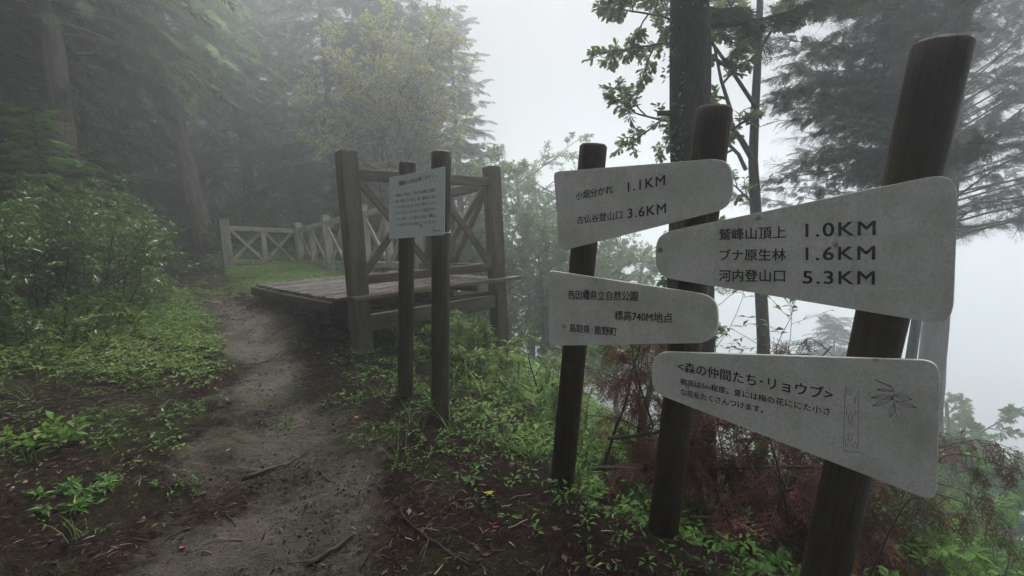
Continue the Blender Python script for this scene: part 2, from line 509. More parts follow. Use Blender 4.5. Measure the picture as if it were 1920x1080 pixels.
def build_ground():
    def axis(lo, hi, fine_lo, fine_hi, st, gr=1.16):
        a = list(np.arange(fine_lo, fine_hi + 1e-6, st))
        s = st; v = fine_hi
        while v < hi: s = min(s * gr, 6); v += s; a.append(v)
        s = st; v = fine_lo; pre = []
        while v > lo: s = min(s * gr, 6); v -= s; pre.append(v)
        return np.array(pre[::-1] + a)
    xs = axis(-200, 260, -4.5, 2.5, .03); ys = axis(-80, 260, .9, 6.5, .03)
    X, Y = np.meshgrid(xs, ys); nx, ny = len(xs), len(ys)
    Z = ground_z(X, Y)
    V = np.stack([X, Y, Z], -1).reshape(-1, 3)
    i = (np.arange(ny - 1)[:, None] * nx + np.arange(nx - 1)[None])
    Q = np.stack([i, i + 1, i + nx + 1, i + nx], -1).reshape(-1, 4)
    W = wornness(X, Y)
    ctr = V[Q].mean(1)
    ispath = (wornness(ctr[:, 0], ctr[:, 1]) > .12 * (1 - .75 * np.clip((ctr[:, 1] - 6.8) / 1.5, 0, 1))) & (np.abs(ctr[:, 0] - xpath(ctr[:, 1])) < 1.3) & (ctr[:, 1] < 18)
    for nm, sel in (('ground', ~ispath), ('path', ispath)):
        q = Q[sel]; used, inv = np.unique(q, return_inverse=True)
        mb = MB(); mb.add(V[used], inv.reshape(-1, 4), W.ravel()[used])
        tag(mb.build(nm, M['ground']), 'dark leaf strewn forest soil of the ridge' if nm == 'ground' else 'worn muddy footpath leading up past the platform', nm, kind='structure')


build_ground()

# ------------------------------------------------------------------ leaf prototypes
def leaf_proto(wd=.4, fold=.08, droop=.12, shape=.45):
    V = np.array([(0, 0, 0), (shape, wd / 2, fold), (1, 0, -droop), (shape, -wd / 2, fold), (shape, 0, 0)])
    return V, np.array([(0, 4, 2, 1), (0, 3, 2, 4)])


def frond_proto(n=11, wd=.34, droop=.22, thick=.045, seed=0, sub=True):
    """flat feathery conifer spray along +x, length 1"""
    r = np.random.default_rng(seed); V = []; Q = []
    def strip(a, b, w0, w1, nr):
        a = np.array(a); b = np.array(b); d = b - a; s_ = np.cross(d, nr); s_ /= np.linalg.norm(s_) + 1e-9
        k = len(V); V.extend([a + s_ * w0, a - s_ * w0, b - s_ * w1, b + s_ * w1]); Q.append((k, k + 1, k + 2, k + 3))
    c = lambda t: np.array([t, 0, -droop * t * t])
    strip(c(0), c(.5), .012, .012, (0, 0, 1)); strip(c(.5), c(1), .012, .006, (0, 0, 1))
    for k in range(n):
        t = .08 + .9 * k / n
        for sg in (-1, 1):
            L = wd * (1 - t) ** .6 * r.uniform(.75, 1.15) + .05
            a = c(t); ang = r.uniform(.6, .95)
            b = a + np.array([math.cos(ang) * L, sg * math.sin(ang) * L, -r.uniform(.05, .3) * L])
            strip(a, b, thick * .45, thick * .2, (r.uniform(-.3, .3), r.uniform(-.3, .3), 1))
            if sub and L > .14:
                for q in (.45, .75):
                    m = a + (b - a) * q; L2 = L * .4 * r.uniform(.7, 1.2)
                    for s2 in (-1, 1):
                        a2 = ang * sg + s2 * .6
                        strip(m, m + np.array([math.cos(a2) * L2, math.sin(a2) * L2, -.2 * L2]), thick * .3, thick * .15, (0, .2 * s2, 1))
    return np.array(V), np.array(Q)


LEAF_O = (np.array([(0, 0, 0), (.4, .13, .03), (.75, .23, .03), (1, .06, -.06), (1, -.06, -.06), (.75, -.23, .03), (.4, -.13, .03), (.5, 0, 0), (.8, 0, -.02)]),
          [np.array([(0, 7, 2, 1), (0, 6, 5, 7), (7, 8, 3, 2), (7, 5, 4, 8)]), np.array([(8, 4, 3)])])
LEAF = leaf_proto(); LEAF_W = leaf_proto(.55, .06, .1, .55); LEAF_N = leaf_proto(.24, .05, .2, .4)
FROND = [frond_proto(seed=k) for k in range(3)]
FROND_S = [frond_proto(8, .36, .25, .06, seed=k, sub=False) for k in range(3)]
TWIGS = frond_proto(6, .55, .15, .012, seed=4)
FROND_D = [frond_proto(7, .42, .7, .026, seed=9 + k) for k in range(2)]


def curve_path(a, d, L, n, wander, trop, r):
    """n+1 points from a in direction d bending towards trop"""
    p = [np.array(a, float)]; d = norm(np.array(d, float))
    for k in range(n):
        d = norm(d + r.normal(0, wander, 3) + np.asarray(trop) / n)
        p.append(p[-1] + d * L / n)
    return np.array(p)


# ------------------------------------------------------------------ conifers
def conifer(name, label, cat, base, H, tr, z0, R, nb, mat, bark, seed, lean=(0, 0), curve=0.0, group=None,
            droop=.5, fr=(.45, .75), step=.2, protos=FROND, skip=None, tip=True, nside=18, dead=0, upk=.15, shape=.75, z1=1.0, az=None, lr=.11, bare=None, mess=0.0):
    r = np.random.default_rng(seed)
    root = empty(name, base, label, cat, group)
    t = np.linspace(0, 1, 26)
    ax = np.stack([lean[0] * t * H + curve * np.sin(t * 3.0) * H * .05, lean[1] * t * H, -0.3 + t * (H + .3)], -1)
    rad = tr * ((1 - t) ** .8 * .93 + .04) * (1 + .35 * np.exp(-t * H * 2.2))
    mt = MB(); mt.tube(ax, rad, nside, seed * .37, True, .16, seed)
    lim = MB(); pos, dr, rl, scl, rn = [], [], [], [], []
    for k in range(nb):
        u = (k + r.uniform(0, 1)) / nb
        z = z0 + (H * z1 - z0) * u
        i = z / H
        b = np.array([np.interp(i, t, ax[:, 0]), np.interp(i, t, ax[:, 1]), z])
        a = k * 2.39996 + r.normal(0, .35) if az is None else r.uniform(*az)
        if skip and skip(a, z): continue
        tt = max(0, (z - z0) / (H - z0))
        L = R * max(.08, (1 - tt)) ** shape * r.uniform(.65, 1.12)
        d = np.array([math.cos(a), math.sin(a), upk + .5 * tt])
        pts = curve_path(b, d, L, 7, .06, (0, 0, -droop), r)
        lim.tube(pts, np.linspace(max(.01, tr * lr * (1 - tt * .6)), .004, 8), 5, r.uniform(), False)
        if k < dead: continue
        nst = max(3, int(L / step)); s = np.linspace(.22 if L > .8 else .1, 1, nst) + r.uniform(-.03, .03, nst)
        s = np.clip(s, 0, 1)
        q = np.stack([np.interp(s, np.linspace(0, 1, 8), pts[:, c]) for c in range(3)], -1)
        dd = norm(np.stack([np.interp(s, np.linspace(0, 1, 7), np.diff(pts, axis=0)[:, c]) for c in range(3)], -1))
        for sg in (-1, 1):
            side = norm(np.cross(dd, (0, 0, 1))) * sg
            w_ = r.uniform(.5, 1.1, (nst, 1))
            pos.append(q); dr.append(norm(dd * .7 + side * w_ + np.array([0, 0, -.25]) * r.uniform(0, 2, (nst, 1)) + r.normal(0, mess + 1e-9, (nst, 3))))
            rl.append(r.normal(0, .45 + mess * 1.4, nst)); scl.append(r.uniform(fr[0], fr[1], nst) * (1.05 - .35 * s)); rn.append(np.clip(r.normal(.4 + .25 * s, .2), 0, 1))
        if tip:
            pos.append(q[-1:]); dr.append(dd[-1:]); rl.append(np.zeros(1)); scl.append(np.array([fr[1]])); rn.append(np.array([.8]))
    pos = np.concatenate(pos); dr = np.concatenate(dr); rl = np.concatenate(rl); scl = np.concatenate(scl); rn = np.concatenate(rn)
    cr = MB(); which = r.integers(0, len(protos), len(pos))
    for k, pr in enumerate(protos):
        m = which == k
        cr.scatter(pr, pos[m], frames(dr[m], rl[m]), scl[m], rn[m])
    if bare is not None:
        m = r.uniform(size=len(pos)) < bare
        lim.scatter(TWIGS, pos[m], frames(dr[m], r.normal(0, .9, m.sum())), scl[m] * 1.7, .5)
    mt.build('trunk', bark, root)
    lim.build('limbs', bark, root)
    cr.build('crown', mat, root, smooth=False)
    return root


# ------------------------------------------------------------------ broadleaf plants
def leafy(name, label, cat, base, stems, mat, bark, seed, leaf=LEAF, size=(.06, .1), levels=2, kids=5, ratio=.55,
          per=7, group=None, trop=(0, 0, .2), wander=.14, spread=.75, r0=.02, crown='leaves', trunk='stems', clump=1, origin=None, tw=5, flat=.35):
    """stems: list of (start, direction, length[, radius]) or ready polylines, relative to base"""
    r = np.random.default_rng(seed)
    root = empty(name, base, label, cat, group)
    st = MB(); pos, dr, rn = [], [], []
    def grow(pts, rad, lev):
        m = len(pts)
        st.tube(pts, np.linspace(rad, max(rad * .35, .0015), m), max(4, min(10, int(4 + rad * 60))), r.uniform(), False, .12 if rad > .03 else 0, seed)
        L = np.linalg.norm(np.diff(pts, axis=0), axis=1).sum()
        dd = norm(np.gradient(pts, axis=0))
        if lev == 0:
            n = max(3, int(per * r.uniform(.7, 1.3)))
            s = np.linspace(.15, 1, n)
            q = np.stack([np.interp(s, np.linspace(0, 1, m), pts[:, c]) for c in range(3)], -1)
            d = np.stack([np.interp(s, np.linspace(0, 1, m), dd[:, c]) for c in range(3)], -1)
            for cl in range(clump):
                side = norm(np.cross(d, r.normal(0, .35, (n, 3)) + np.array([0, 0, 1]))) * np.where(np.arange(n) % 2, 1, -1)[:, None]
                pos.append(q); dr.append(norm(d * .6 + side * r.uniform(.5, 1.3, (n, 1)) + r.normal(0, .22, (n, 3)) + np.array([0, 0, -.15]))); rn.append(np.clip(r.normal(.5, .24, n), 0, 1))
            return
        k = max(2, int(kids * r.uniform(.75, 1.25)))
        for j in range(k):
            s = .25 + .75 * (j + r.uniform(0, .9)) / k
            s = min(s, 1)
            q = np.array([np.interp(s, np.linspace(0, 1, m), pts[:, c]) for c in range(3)])
            d = norm(np.array([np.interp(s, np.linspace(0, 1, m), dd[:, c]) for c in range(3)]))
            side = norm(np.cross(d, r.normal(0, 1, 3)))
            nd = norm(d * (1 - spread * .6) + side * spread)
            l2 = L * ratio * r.uniform(.6, 1.15) * (1.15 - .5 * s)
            grow(curve_path(q, nd, l2, tw, wander, trop, r), rad * .55 * (1.1 - .4 * s), lev - 1)
        # the leader carries on as a leafy twig
        grow(curve_path(pts[-1], dd[-1], L * ratio * .6, tw, wander, trop, r), rad * .35, lev - 1 if lev > 1 else 0)
    for sdef in stems:
        if isinstance(sdef, tuple):
            a, d, L = sdef[:3]; rad = sdef[3] if len(sdef) > 3 else r0
            grow(curve_path(a, d, L, 7, wander * .7, trop, r), rad, levels)
        else:
            pts, rad, lev = sdef['pts'], sdef['r'], sdef['lev']; grow(np.asarray(pts), rad, lev)
    pos = np.concatenate(pos); dr = np.concatenate(dr); rn = np.concatenate(rn)
    lv = MB(); lv.scatter(leaf, pos, frames(dr, r.normal(0, flat, len(pos))), r.uniform(size[0], size[1], len(pos)), rn)
    st.build(trunk, bark, root)
    lv.build(crown, mat, root, smooth=False)
    return root

# ------------------------------------------------------------------ sign boards
def round_poly(pts, n=9):
    """pts: (x, y, radius) corners -> outline with rounded corners"""
    out = []; m = len(pts)
    for k in range(m):
        p = np.array(pts[k][:2], float); a = np.array(pts[k - 1][:2], float); b = np.array(pts[(k + 1) % m][:2], float); rd = pts[k][2]
        u = norm(a - p); v = norm(b - p); half = math.acos(np.clip(np.dot(u, v), -1, 1)) / 2
        t = min(rd / math.tan(half), .49 * np.linalg.norm(a - p), .49 * np.linalg.norm(b - p))
        s, e = p + u * t, p + v * t
        for q in np.linspace(0, 1, n):
            c = (1 - q) ** 2 * s + 2 * q * (1 - q) * p + q * q * e
            # pull the quadratic towards a circular arc
            out.append(c + (p - c) * 0.10 * math.sin(q * math.pi))
    return out


def board(name, pl, outline, th, mat, parent, label=None, ch=.0025):
    F3 = np.array([pl.hit(x, y) for x, y in outline])
    c = F3.mean(0)
    if np.dot(np.cross(F3[0] - c, F3[len(F3) // 4] - c), pl.n) < 0: F3 = F3[::-1]
    ins = F3 + norm(c - F3) * ch
    k = len(F3); V = np.concatenate([ins, F3 - pl.n * ch, F3 - pl.n * (th - ch), ins - pl.n * th])
    i = np.arange(k); j = (i + 1) % k; Q = []
    for a in range(3): Q.append(np.stack([i + (a + 1) * k, j + (a + 1) * k, j + a * k, i + a * k], -1))
    mb = MB(); mb.add(V, [np.concatenate(Q), np.arange(k)[None], (np.arange(k)[::-1] + 3 * k)[None]])
    o = mb.build(name, mat, parent, smooth=False)
    if label: o['label'] = label
    return o


def text_geo(s, spacing=1.0, bold=0.0):
    cu = bpy.data.curves.new('lettering', 'FONT'); cu.body = s; cu.size = 1; cu.space_character = spacing; cu.offset = bold
    cu.resolution_u = 4
    o = bpy.data.objects.new('lettering', cu); C.objects.link(o)
    dg = bpy.context.evaluated_depsgraph_get(); e = o.evaluated_get(dg); me = e.to_mesh()
    V = np.empty(len(me.vertices) * 3); me.vertices.foreach_get('co', V); V = V.reshape(-1, 3)
    me.calc_loop_triangles()
    T = np.array([t.vertices[:] for t in me.loop_triangles])
    e.to_mesh_clear(); C.objects.unlink(o); bpy.data.objects.remove(o); bpy.data.curves.remove(cu)
    return V, T


def lettering(s, pl, BL, BR, TL, parent, spacing=1.0, bold=1):
    V, T = text_geo(s, spacing)
    lo, hi = V.min(0), V.max(0)
    bl, br, tl = (pl.hit(*q, off=.0012) for q in (BL, BR, TL))
    a = (V[:, 0] - lo[0]) / (hi[0] - lo[0]); b = (V[:, 1] - lo[1]) / (hi[1] - lo[1])
    W = bl + a[:, None] * (br - bl) + b[:, None] * (tl - bl)
    mb = MB(); h = np.linalg.norm(tl - bl) / (hi[1] - lo[1]); e = norm(br - bl) * .013 * h; up_ = norm(tl - bl) * .009 * h
    for k, sh in enumerate((-e - up_, e - up_, e + up_, -e + up_) if bold else (0 * e,)): mb.add(W + sh + pl.n * .0002 * k, T)
    return mb.build('lettering', M['paint'], parent, smooth=False)


def ink(pl, lines, parent, name, wpx=1.1):
    mb = MB()
    for ln in lines:
        p = np.array(ln, float)
        t = np.gradient(p, axis=0); nrm = norm(np.stack([-t[:, 1], t[:, 0]], -1)) * wpx / 2
        A = np.array([pl.hit(*q, off=.0012) for q in p + nrm]); B = np.array([pl.hit(*q, off=.0012) for q in p - nrm])
        i = np.arange(len(p) - 1); k = len(p)
        mb.add(np.concatenate([A, B]), np.stack([i, i + 1, i + 1 + k, i + k], -1))
    return mb.build(name, M['paint'], parent, smooth=False)


def log_post(pl, bot, top, d, parent, mat, seed, sink=.25, off=0.0):
    """round post with a chamfered head between two photo points on the plane"""
    a = pl.hit(*bot, off=off); b = pl.hit(*top, off=off); ax = norm(b - a); a = a - ax * sink
    L = np.linalg.norm(b - a); t = np.linspace(0, 1, 30)
    pts = a + np.outer(t, b - a); ch = .012
    pts = np.concatenate([pts[:-1], [b - ax * ch, b]])
    rad = np.concatenate([np.full(29, d / 2), [d / 2, d / 2 - ch]])
    rad = rad * (1 + .02 * np.sin(np.linspace(0, 9, len(rad)) + seed))
    mb = MB(); mb.tube(pts, rad, 28, seed, True, .03, int(seed * 10)); return mb.build('post', mat, parent)


# trail signpost: three leaning logs carrying four arrow boards
A1, A3 = P(1090, 590, 2.45), P(1650, 640, 1.64)
axis_pl = Plane(A1, A3)
face = Plane(A1, A3, .07 + .022)
sp0 = P(1235, 1045, 2.0); sp0[2] = float(ground_z(sp0[0], sp0[1]))
sign = empty('trail_signpost', (0, 0, 0), 'trail signpost of three leaning dark logs carrying four grey arrow boards with Japanese lettering', 'signpost')
log_post(axis_pl, (1052, 922), (1113, 270), .135, sign, M['log'], .3)
log_post(axis_pl, (1236, 1046), (1340, 200), .143, sign, M['log'], .6)
log_post(axis_pl, (1540, 1105), (1768, 76), .158, sign, M['log'], .85)
b1 = board('sign_board', face, round_poly([(1037.5, 322, 11), (1373, 295, 50), (1373, 389, 50), (1048, 471.5, 14)]), .02, M['sign'], sign, 'upper left arrow board reading 1.1KM and 3.6KM')
lettering('小畑分かれ', face, (1079.6, 375.7), (1148.9, 362.9), (1079.6, 359.7), b1)
lettering('1.1KM', face, (1177.2, 359.7), (1246.8, 346.9), (1177.2, 342), b1, 1.15)
lettering('古仏谷登山口', face, (1081.8, 420.4), (1166.5, 410.2), (1081.8, 405.5), b1)
lettering('3.6KM', face, (1177, 409.3), (1248.5, 399.7), (1177, 391.6), b1, 1.15)
b2 = board('sign_board', face, round_poly([(1027, 506.5, 11), (1346, 555.5, 46), (1345, 643, 44), (1029, 648.5, 15)]), .02, M['sign'], sign, 'lower left arrow board giving the park name and 740M')
lettering('西因幡県立自然公園', face, (1065.9, 560.9), (1195.6, 564.6), (1065.9, 544.4), b2)
lettering('標高740M地点', face, (1152.5, 599.7), (1260.9, 606.3), (1152.5, 581.9), b2)
lettering('鳥取県･鹿野町', face, (1067.8, 622.2), (1156.3, 630.3), (1067.8, 606.6), b2)
face3 = Plane(A1, A3, .075 + .024)
b3 = board('sign_board', face3, round_poly([(1229, 438.6, 42), (1798, 320, 50), (1787, 611.5, 44), (1229, 518.5, 42)]), .02, M['sign'], sign, 'large upper right arrow board reading 1.0KM, 1.6KM and 5.3KM')
for s_, BL, BR, TL, spc in (('鷲峰山頂上', (1348.2, 450.8), (1473.5, 446.6), (1348.2, 429.2), 1), ('ブナ原生林', (1350, 488.7), (1473.5, 488.7), (1350, 467.4), 1),
                          ('河内登山口', (1348.2, 527.6), (1471.6, 529), (1348.2, 505.6), 1), ('1.0KM', (1510.9, 444.3), (1641.2, 440.6), (1510.9, 419.5), 1.15),
                          ('1.6KM', (1510.9, 487.9), (1640.3, 486.8), (1510.9, 464), 1.15), ('5.3KM', (1505.7, 531.5), (1639.7, 533.8), (1505.7, 508), 1.15)):
    lettering(s_, face3, BL, BR, TL, b3, spc)
b4 = board('sign_board', face3, round_poly([(1222, 659, 40), (1764, 676.5, 40), (1756.5, 943, 24), (1222, 735, 40)]), .02, M['sign'], sign, 'lower right arrow board with tree description and line drawing')
lettering('<森の仲間たち･リョウブ>', face3, (1271.7, 696.3), (1560.5, 752.5), (1271.7, 676), b4, 1.02)
lettering('樹高は5m程度。夏には梅の花ににた小さ', face3, (1275.6, 720.4), (1556.4, 779.5), (1275.6, 708.5), b4)
lettering('な花をたくさんつけます。', face3, (1276, 740.5), (1431, 775), (1276, 728.5), b4)


def z7(*pts): return [(1480 + x / 3.6, 650 + y / 3.6) for x, y in pts]


dl = [z7((380, 265), (376, 330), (372, 430), (368, 560), (363, 685)), z7((470, 290), (468, 400), (465, 500), (466, 600), (463, 712)),
      z7((330, 685), (352, 682), (385, 708), (440, 712), (480, 716), (505, 736)),
      z7((390, 275), (388, 310), (400, 325), (420, 330), (405, 300), (402, 270)), z7((435, 360), (445, 385), (448, 340), (460, 310)),
      z7((388, 430), (386, 455), (400, 462), (396, 492), (410, 530), (420, 500), (422, 450)), z7((440, 470), (446, 430), (456, 440)),
      z7((398, 600), (402, 630), (415, 634), (425, 622), (422, 592), (408, 584), (398, 600)), z7((378, 680), (378, 640), (388, 628), (398, 645), (392, 672)),
      z7((430, 685), (432, 665), (448, 640), (455, 655), (450, 688)),
      z7((706, 285), (702, 330), (708, 390), (718, 440), (726, 478)), z7((706, 320), (735, 318), (760, 308), (778, 288))]
for x0, y0, x1, y1, bw in ((705, 300, 590, 290, 9), (705, 335, 550, 345, 14), (702, 350, 560, 400, 16), (710, 330, 828, 358, 16), (712, 365, 855, 412, 14), (708, 380, 680, 475, 20), (700, 345, 690, 355, 8)):
    d = np.array([x1 - x0, y1 - y0], float); nn = np.array([-d[1], d[0]]) / np.linalg.norm(d)
    for sg in (-1, 1, 0):
        dl.append(z7(*[(x0 + d[0] * t + nn[0] * sg * bw * math.sin(t * math.pi), y0 + d[1] * t + nn[1] * sg * bw * math.sin(t * math.pi)) for t in np.linspace(0, 1, 8)]))
for k in range(16):
    t = k / 15; x = 700 - 115 * t; y = 278 - 50 * t
    dl.append(z7((x, y), (x - 4, y - 9), (x - 9, y - 2)))
dl.append(z7((705, 290), (660, 262), (585, 228)))
ink(face3, dl, b4, 'line_drawing', .78)

# information board on two round posts
I1, I2 = P(760, 540, 3.66), P(826, 540, 3.4)
info_ax = Plane(I1, I2)
info_face = Plane(I1, I2, .071)
info = empty('information_board', (0, 0, 0), 'pale green notice plate with Japanese text strapped to two round wooden posts', 'notice board')
log_post(info_ax, (760, 740), (764, 303), .125, info, M['log_pale'], .2)
log_post(info_ax, (825, 800), (827.5, 283), .138, info, M['log_pale'], .5)
pb = board('sign_plate', info_face, round_poly([(729.5, 333, 2), (834, 312, 2), (833, 440.5, 2), (729.5, 448.5, 2)], 4), .004, M['plate'], info, ch=.0008)
lettering('鷲峰山と大山の背くらべ', info_face, (748.1, 348.7), (806.7, 335.8), (748.1, 340.2), pb)
for s_, yl, yr in (('鷲峰山と大山は、それぞれ因幡と伯耆の', 370, 359.4), ('地に位置しています。昔、鷲峰山が背く', 381.3, 371.5), ('らべに勝ったため、大山に頭をけとばさ', 392.2, 382.8),
                   ('れてくぼんでしまったという民話が伝わ', 403.2, 394.4), ('っています。よく晴れた日は、鷲峰山', 414.6, 407), ('からも遠くに大山を望むことができます', 425.3, 418.7)):
    lettering(s_, info_face, (741.9, yl), (817.2, yr), (741.9, yl - 6.2), pb, 1, 0)
lettering('鳥取県･鹿野町', info_face, (810.2, 435.2), (825.6, 433.5), (810.2, 431.6), pb, 1, 0)
for yy in (332, 432):
    c = info_ax.hit(826, yy); mb = MB()
    mb.tube(np.array([c - [0, 0, .022], c + [0, 0, .022]]), .0735, 28, 0, False)
    c2 = c + info_ax.u * .05 + info_ax.n * .058
    mb.box(c2, (info_ax.u, info_ax.n, (0, 0, 1)), (.05, .022, .05), .1, .003)
    c3 = c2 + info_ax.n * .014
    mb.tube(np.array([c3, c3 + info_ax.n * .014]), .009, 6, 0, True)
    mb.build('strap_bracket', M['metal'], info)

# ------------------------------------------------------------------ viewing platform and fences
DZ = 0.74
Lp = Pz(668, 556, DZ); Rp = P(927, 520, 6.13); Rp[2] = DZ
Ad = norm(Rp - Lp); Ad[2] = 0; Ad = norm(Ad); Bd = np.array([-Ad[1], Ad[0], 0]); ZU = np.array([0, 0, 1.0])
WID = np.linalg.norm((Rp - Lp)[:2]); DEP = 3.15
plat = empty('viewing_platform', (0, 0, 0), 'low weathered timber viewing platform with cross braced railing beside the path', 'platform')
O = Lp - Bd * 0.02; O[2] = 0


def W3(a, b, z): return O + Ad * a + Bd * b + ZU * z


def part(name, fn, mat, parent):
    mb = MB(); fn(mb); return mb.build(name, mat, parent, smooth=False)


def sq_post(par, base, ztop, s, mat, seed, u=None, lean=(0, 0)):
    u = Ad if u is None else u
    base = np.asarray(base, float); top = base.copy(); top[2] = ztop; top[:2] += lean
    mb = MB(); mb.beam(base, top - [0, 0, s * .10], s, s, seed, up=u, bev=.008)
    # weathered, slightly peaked head
    x = np.asarray(u, float); y = np.cross(ZU, x); h = s / 2 - .002; z = top[2] - s * .10; t2 = top.copy()
    V = [np.array([top[0], top[1], z]) + x * a * h + y * b * h for a, b in ((-1, -1), (1, -1), (1, 1), (-1, 1))] + [t2]
    mb.add(np.array(V), np.array([(0, 1, 4), (1, 2, 4), (2, 3, 4), (3, 0, 4)]), seed)
    return mb.build('post', mat, par, smooth=False)


PS = .175
for a, lo in ((0.0, -.1), (WID, -.95)):
    o = sq_post(plat, W3(a, -.03, lo), 2.235 if a == 0 else 2.2, PS, M['timber'], .2 + a)
    for zz in (.93, .45):
        part('bolt', lambda mb: mb.tube(np.array([W3(a + .0, -.03 - PS / 2 - .001, zz), W3(a, -.03 - PS / 2 - .014, zz)]), .017, 8), M['bolt'], o)
# deck: boards run across, along the railing
def deck_fn(mb):
    n = 24; bw = DEP / n
    for k in range(n):
        r_ = random.Random(k)
        mb.box(W3(WID / 2 + .0 + r_.uniform(-.02, .02), .07 + bw * (k + .5), DZ - .02 + r_.uniform(-.004, .004)), (Ad, Bd, ZU), (WID + .42, bw - .012, .038), r_.random(), .005)
part('deck', deck_fn, M['deck'], plat)
part('edge_board', lambda mb: mb.box(W3(WID / 2 + .08, -.02 + .13 + 0, DZ - .003) - Bd * .24, (Ad, Bd, ZU), (WID + .40, .15, .045), .3, .006), M['timber'], plat)
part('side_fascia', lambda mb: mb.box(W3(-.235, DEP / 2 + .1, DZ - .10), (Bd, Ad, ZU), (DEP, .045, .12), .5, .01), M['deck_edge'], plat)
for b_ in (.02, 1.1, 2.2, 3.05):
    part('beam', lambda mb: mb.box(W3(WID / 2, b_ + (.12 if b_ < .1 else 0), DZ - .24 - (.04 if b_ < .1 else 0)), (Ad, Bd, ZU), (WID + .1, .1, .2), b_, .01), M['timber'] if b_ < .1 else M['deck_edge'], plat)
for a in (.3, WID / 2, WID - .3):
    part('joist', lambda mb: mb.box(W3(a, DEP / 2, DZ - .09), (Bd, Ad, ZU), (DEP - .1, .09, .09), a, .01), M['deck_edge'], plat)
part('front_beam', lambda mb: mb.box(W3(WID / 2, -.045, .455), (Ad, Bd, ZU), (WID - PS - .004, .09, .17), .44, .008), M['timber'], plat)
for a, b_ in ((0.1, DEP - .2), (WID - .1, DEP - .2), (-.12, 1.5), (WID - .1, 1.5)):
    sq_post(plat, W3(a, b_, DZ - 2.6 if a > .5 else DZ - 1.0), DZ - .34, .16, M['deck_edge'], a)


def rail_run(par, P0, P1, zb0, zb1, zt0, zt1, panels, mat, seed, side, midposts=None, ps=.12):
    """top and bottom rails, mid posts and X braces between two posts"""
    P0 = np.array(P0, float); P1 = np.array(P1, float); u = norm(P1 - P0); u[2] = 0; u = norm(u)
    v = np.cross(ZU, u)
    def at(t, k): q = P0 + (P1 - P0) * t; q[2] = (zb0 + (zb1 - zb0) * t) * (1 - k) + (zt0 + (zt1 - zt0) * t) * k; return q
    part('top_rail', lambda mb: mb.beam(at(0, 1) - ZU * .055, at(1, 1) - ZU * .055, .10, .11, seed, ZU, .008), mat, par)
    part('bottom_rail', lambda mb: mb.beam(at(0, 0) + ZU * .05, at(1, 0) + ZU * .05, .09, .10, seed + .1, ZU, .008), mat, par)
    for k in range(panels):
        t0, t1 = k / panels, (k + 1) / panels
        e = .03 / np.linalg.norm(P1 - P0)
        part('cross_brace', lambda mb: mb.beam(at(t0 + e, 0) + ZU * .10 + v * .024, at(t1 - e, 1) - ZU * .11 + v * .024, .042, .075, seed + k * .3, ZU, .005), mat, par)
        part('cross_brace', lambda mb: mb.beam(at(t0 + e, 1) - ZU * .11 - v * .024, at(t1 - e, 0) + ZU * .10 - v * .024, .042, .075, seed + k * .3 + .15, ZU, .005), mat, par)
        if k:
            part('mid_post', lambda mb: mb.beam(at(t0, 0) + ZU * .102, at(t0, 1) - ZU * .112, ps, ps * .8, seed + k * .21, u, .006), mat, par)


q0 = W3(PS / 2 - .02, -.02, 0); q1 = W3(WID - PS / 2 + .02, -.02, 0)
rail_run(plat, q0, q1, DZ + .12, DZ + .12, 2.05, 2.05, 2, M['timber'], .15, 1)

# side fence runs on from the platform's far post along the drop, then turns left at the end
corner = Pz(566, 500, .74)
c12 = corner.copy()
sidef = empty('side_fence', (0, 0, 0), 'long timber fence with crossed braces running back along the drop behind the platform', 'fence')
start = W3(WID, .0, 0)
NP = 4
zts = np.linspace(2.03, 1.74, NP + 1); zbs = np.linspace(DZ + .10, .80, NP + 1)
for k in range(NP):
    t0, t1 = k / NP, (k + 1) / NP
    a = start + (c12 - start) * t0; b = start + (c12 - start) * t1
    u = norm(b - a); u[2] = 0
    rail_run(sidef, a + u * .09, b - u * .09, zbs[k], zbs[k + 1], zts[k], zts[k + 1], 2, M['timber_pale'] if k > 0 else M['timber'], .1 + k * .2, 1)
    zg = float(ground_z(b[0], b[1])) - .4
    sq_post(sidef, (b[0], b[1], zg), zts[k + 1] + .14, .16, M['timber_pale'], k * .3, u)
farf = empty('end_fence', (0, 0, 0), 'pale short fence of two crossed panels closing the far end of the clearing', 'fence')
fl = P(428, 496, 11.0); fr_ = c12 + norm(fl - c12) * .12
u = norm(fr_ - fl); u[2] = 0; u = norm(u)
sq_post(farf, (fl[0], fl[1], fl[2] - .4), P(428, 410, 11.0)[2], .2, M['timber_pale'], .4, u)
zt = P(440, 423, 11.0)[2]
rail_run(farf, fl + u * .1, fr_ - u * .02, fl[2] + .02, .78, zt, 1.72, 2, M['timber_pale'], .6, 1, ps=.14)

# ------------------------------------------------------------------ trees
def gp(px, Y, dz=0.0):
    """ground point under a photo column at distance Y"""
    x = P(px, 460, Y)[0]
    return (x, Y, float(ground_z(x, Y, False)) + dz)


conifer('cedar_tree', 'old cedar with reddish bark rising behind the leafy shrub at the left edge', 'tree', gp(132, 9.0), 10.5, .23, 4.4, 3.2, 110, M['cedar'], M['bark_pale'], 11, droop=.8, curve=.5, fr=(.28, .5), step=.15)
conifer('cedar_tree', 'thin dark cedar close behind the reddish trunk at the left', 'tree', gp(168, 12.0), 11, .2, 4.6, 3.2, 90, M['cedar'], M['bark_dark'], 12, droop=.9, fr=(.3, .55), step=.16)
b_ = P(388, 442, 14.0)
conifer('cedar_tree', 'tall cedar with bare curving trunk and drooping green sprays where the path ends', 'tree', (b_[0], 14.0, b_[2] - .1), 11.5, .27, 4.6, 4.2, 130, M['cedar_bright'], M['bark_pale'], 13, lean=(-.012, 0), curve=-.9, droop=1.0, fr=(.3, .55), step=.15)
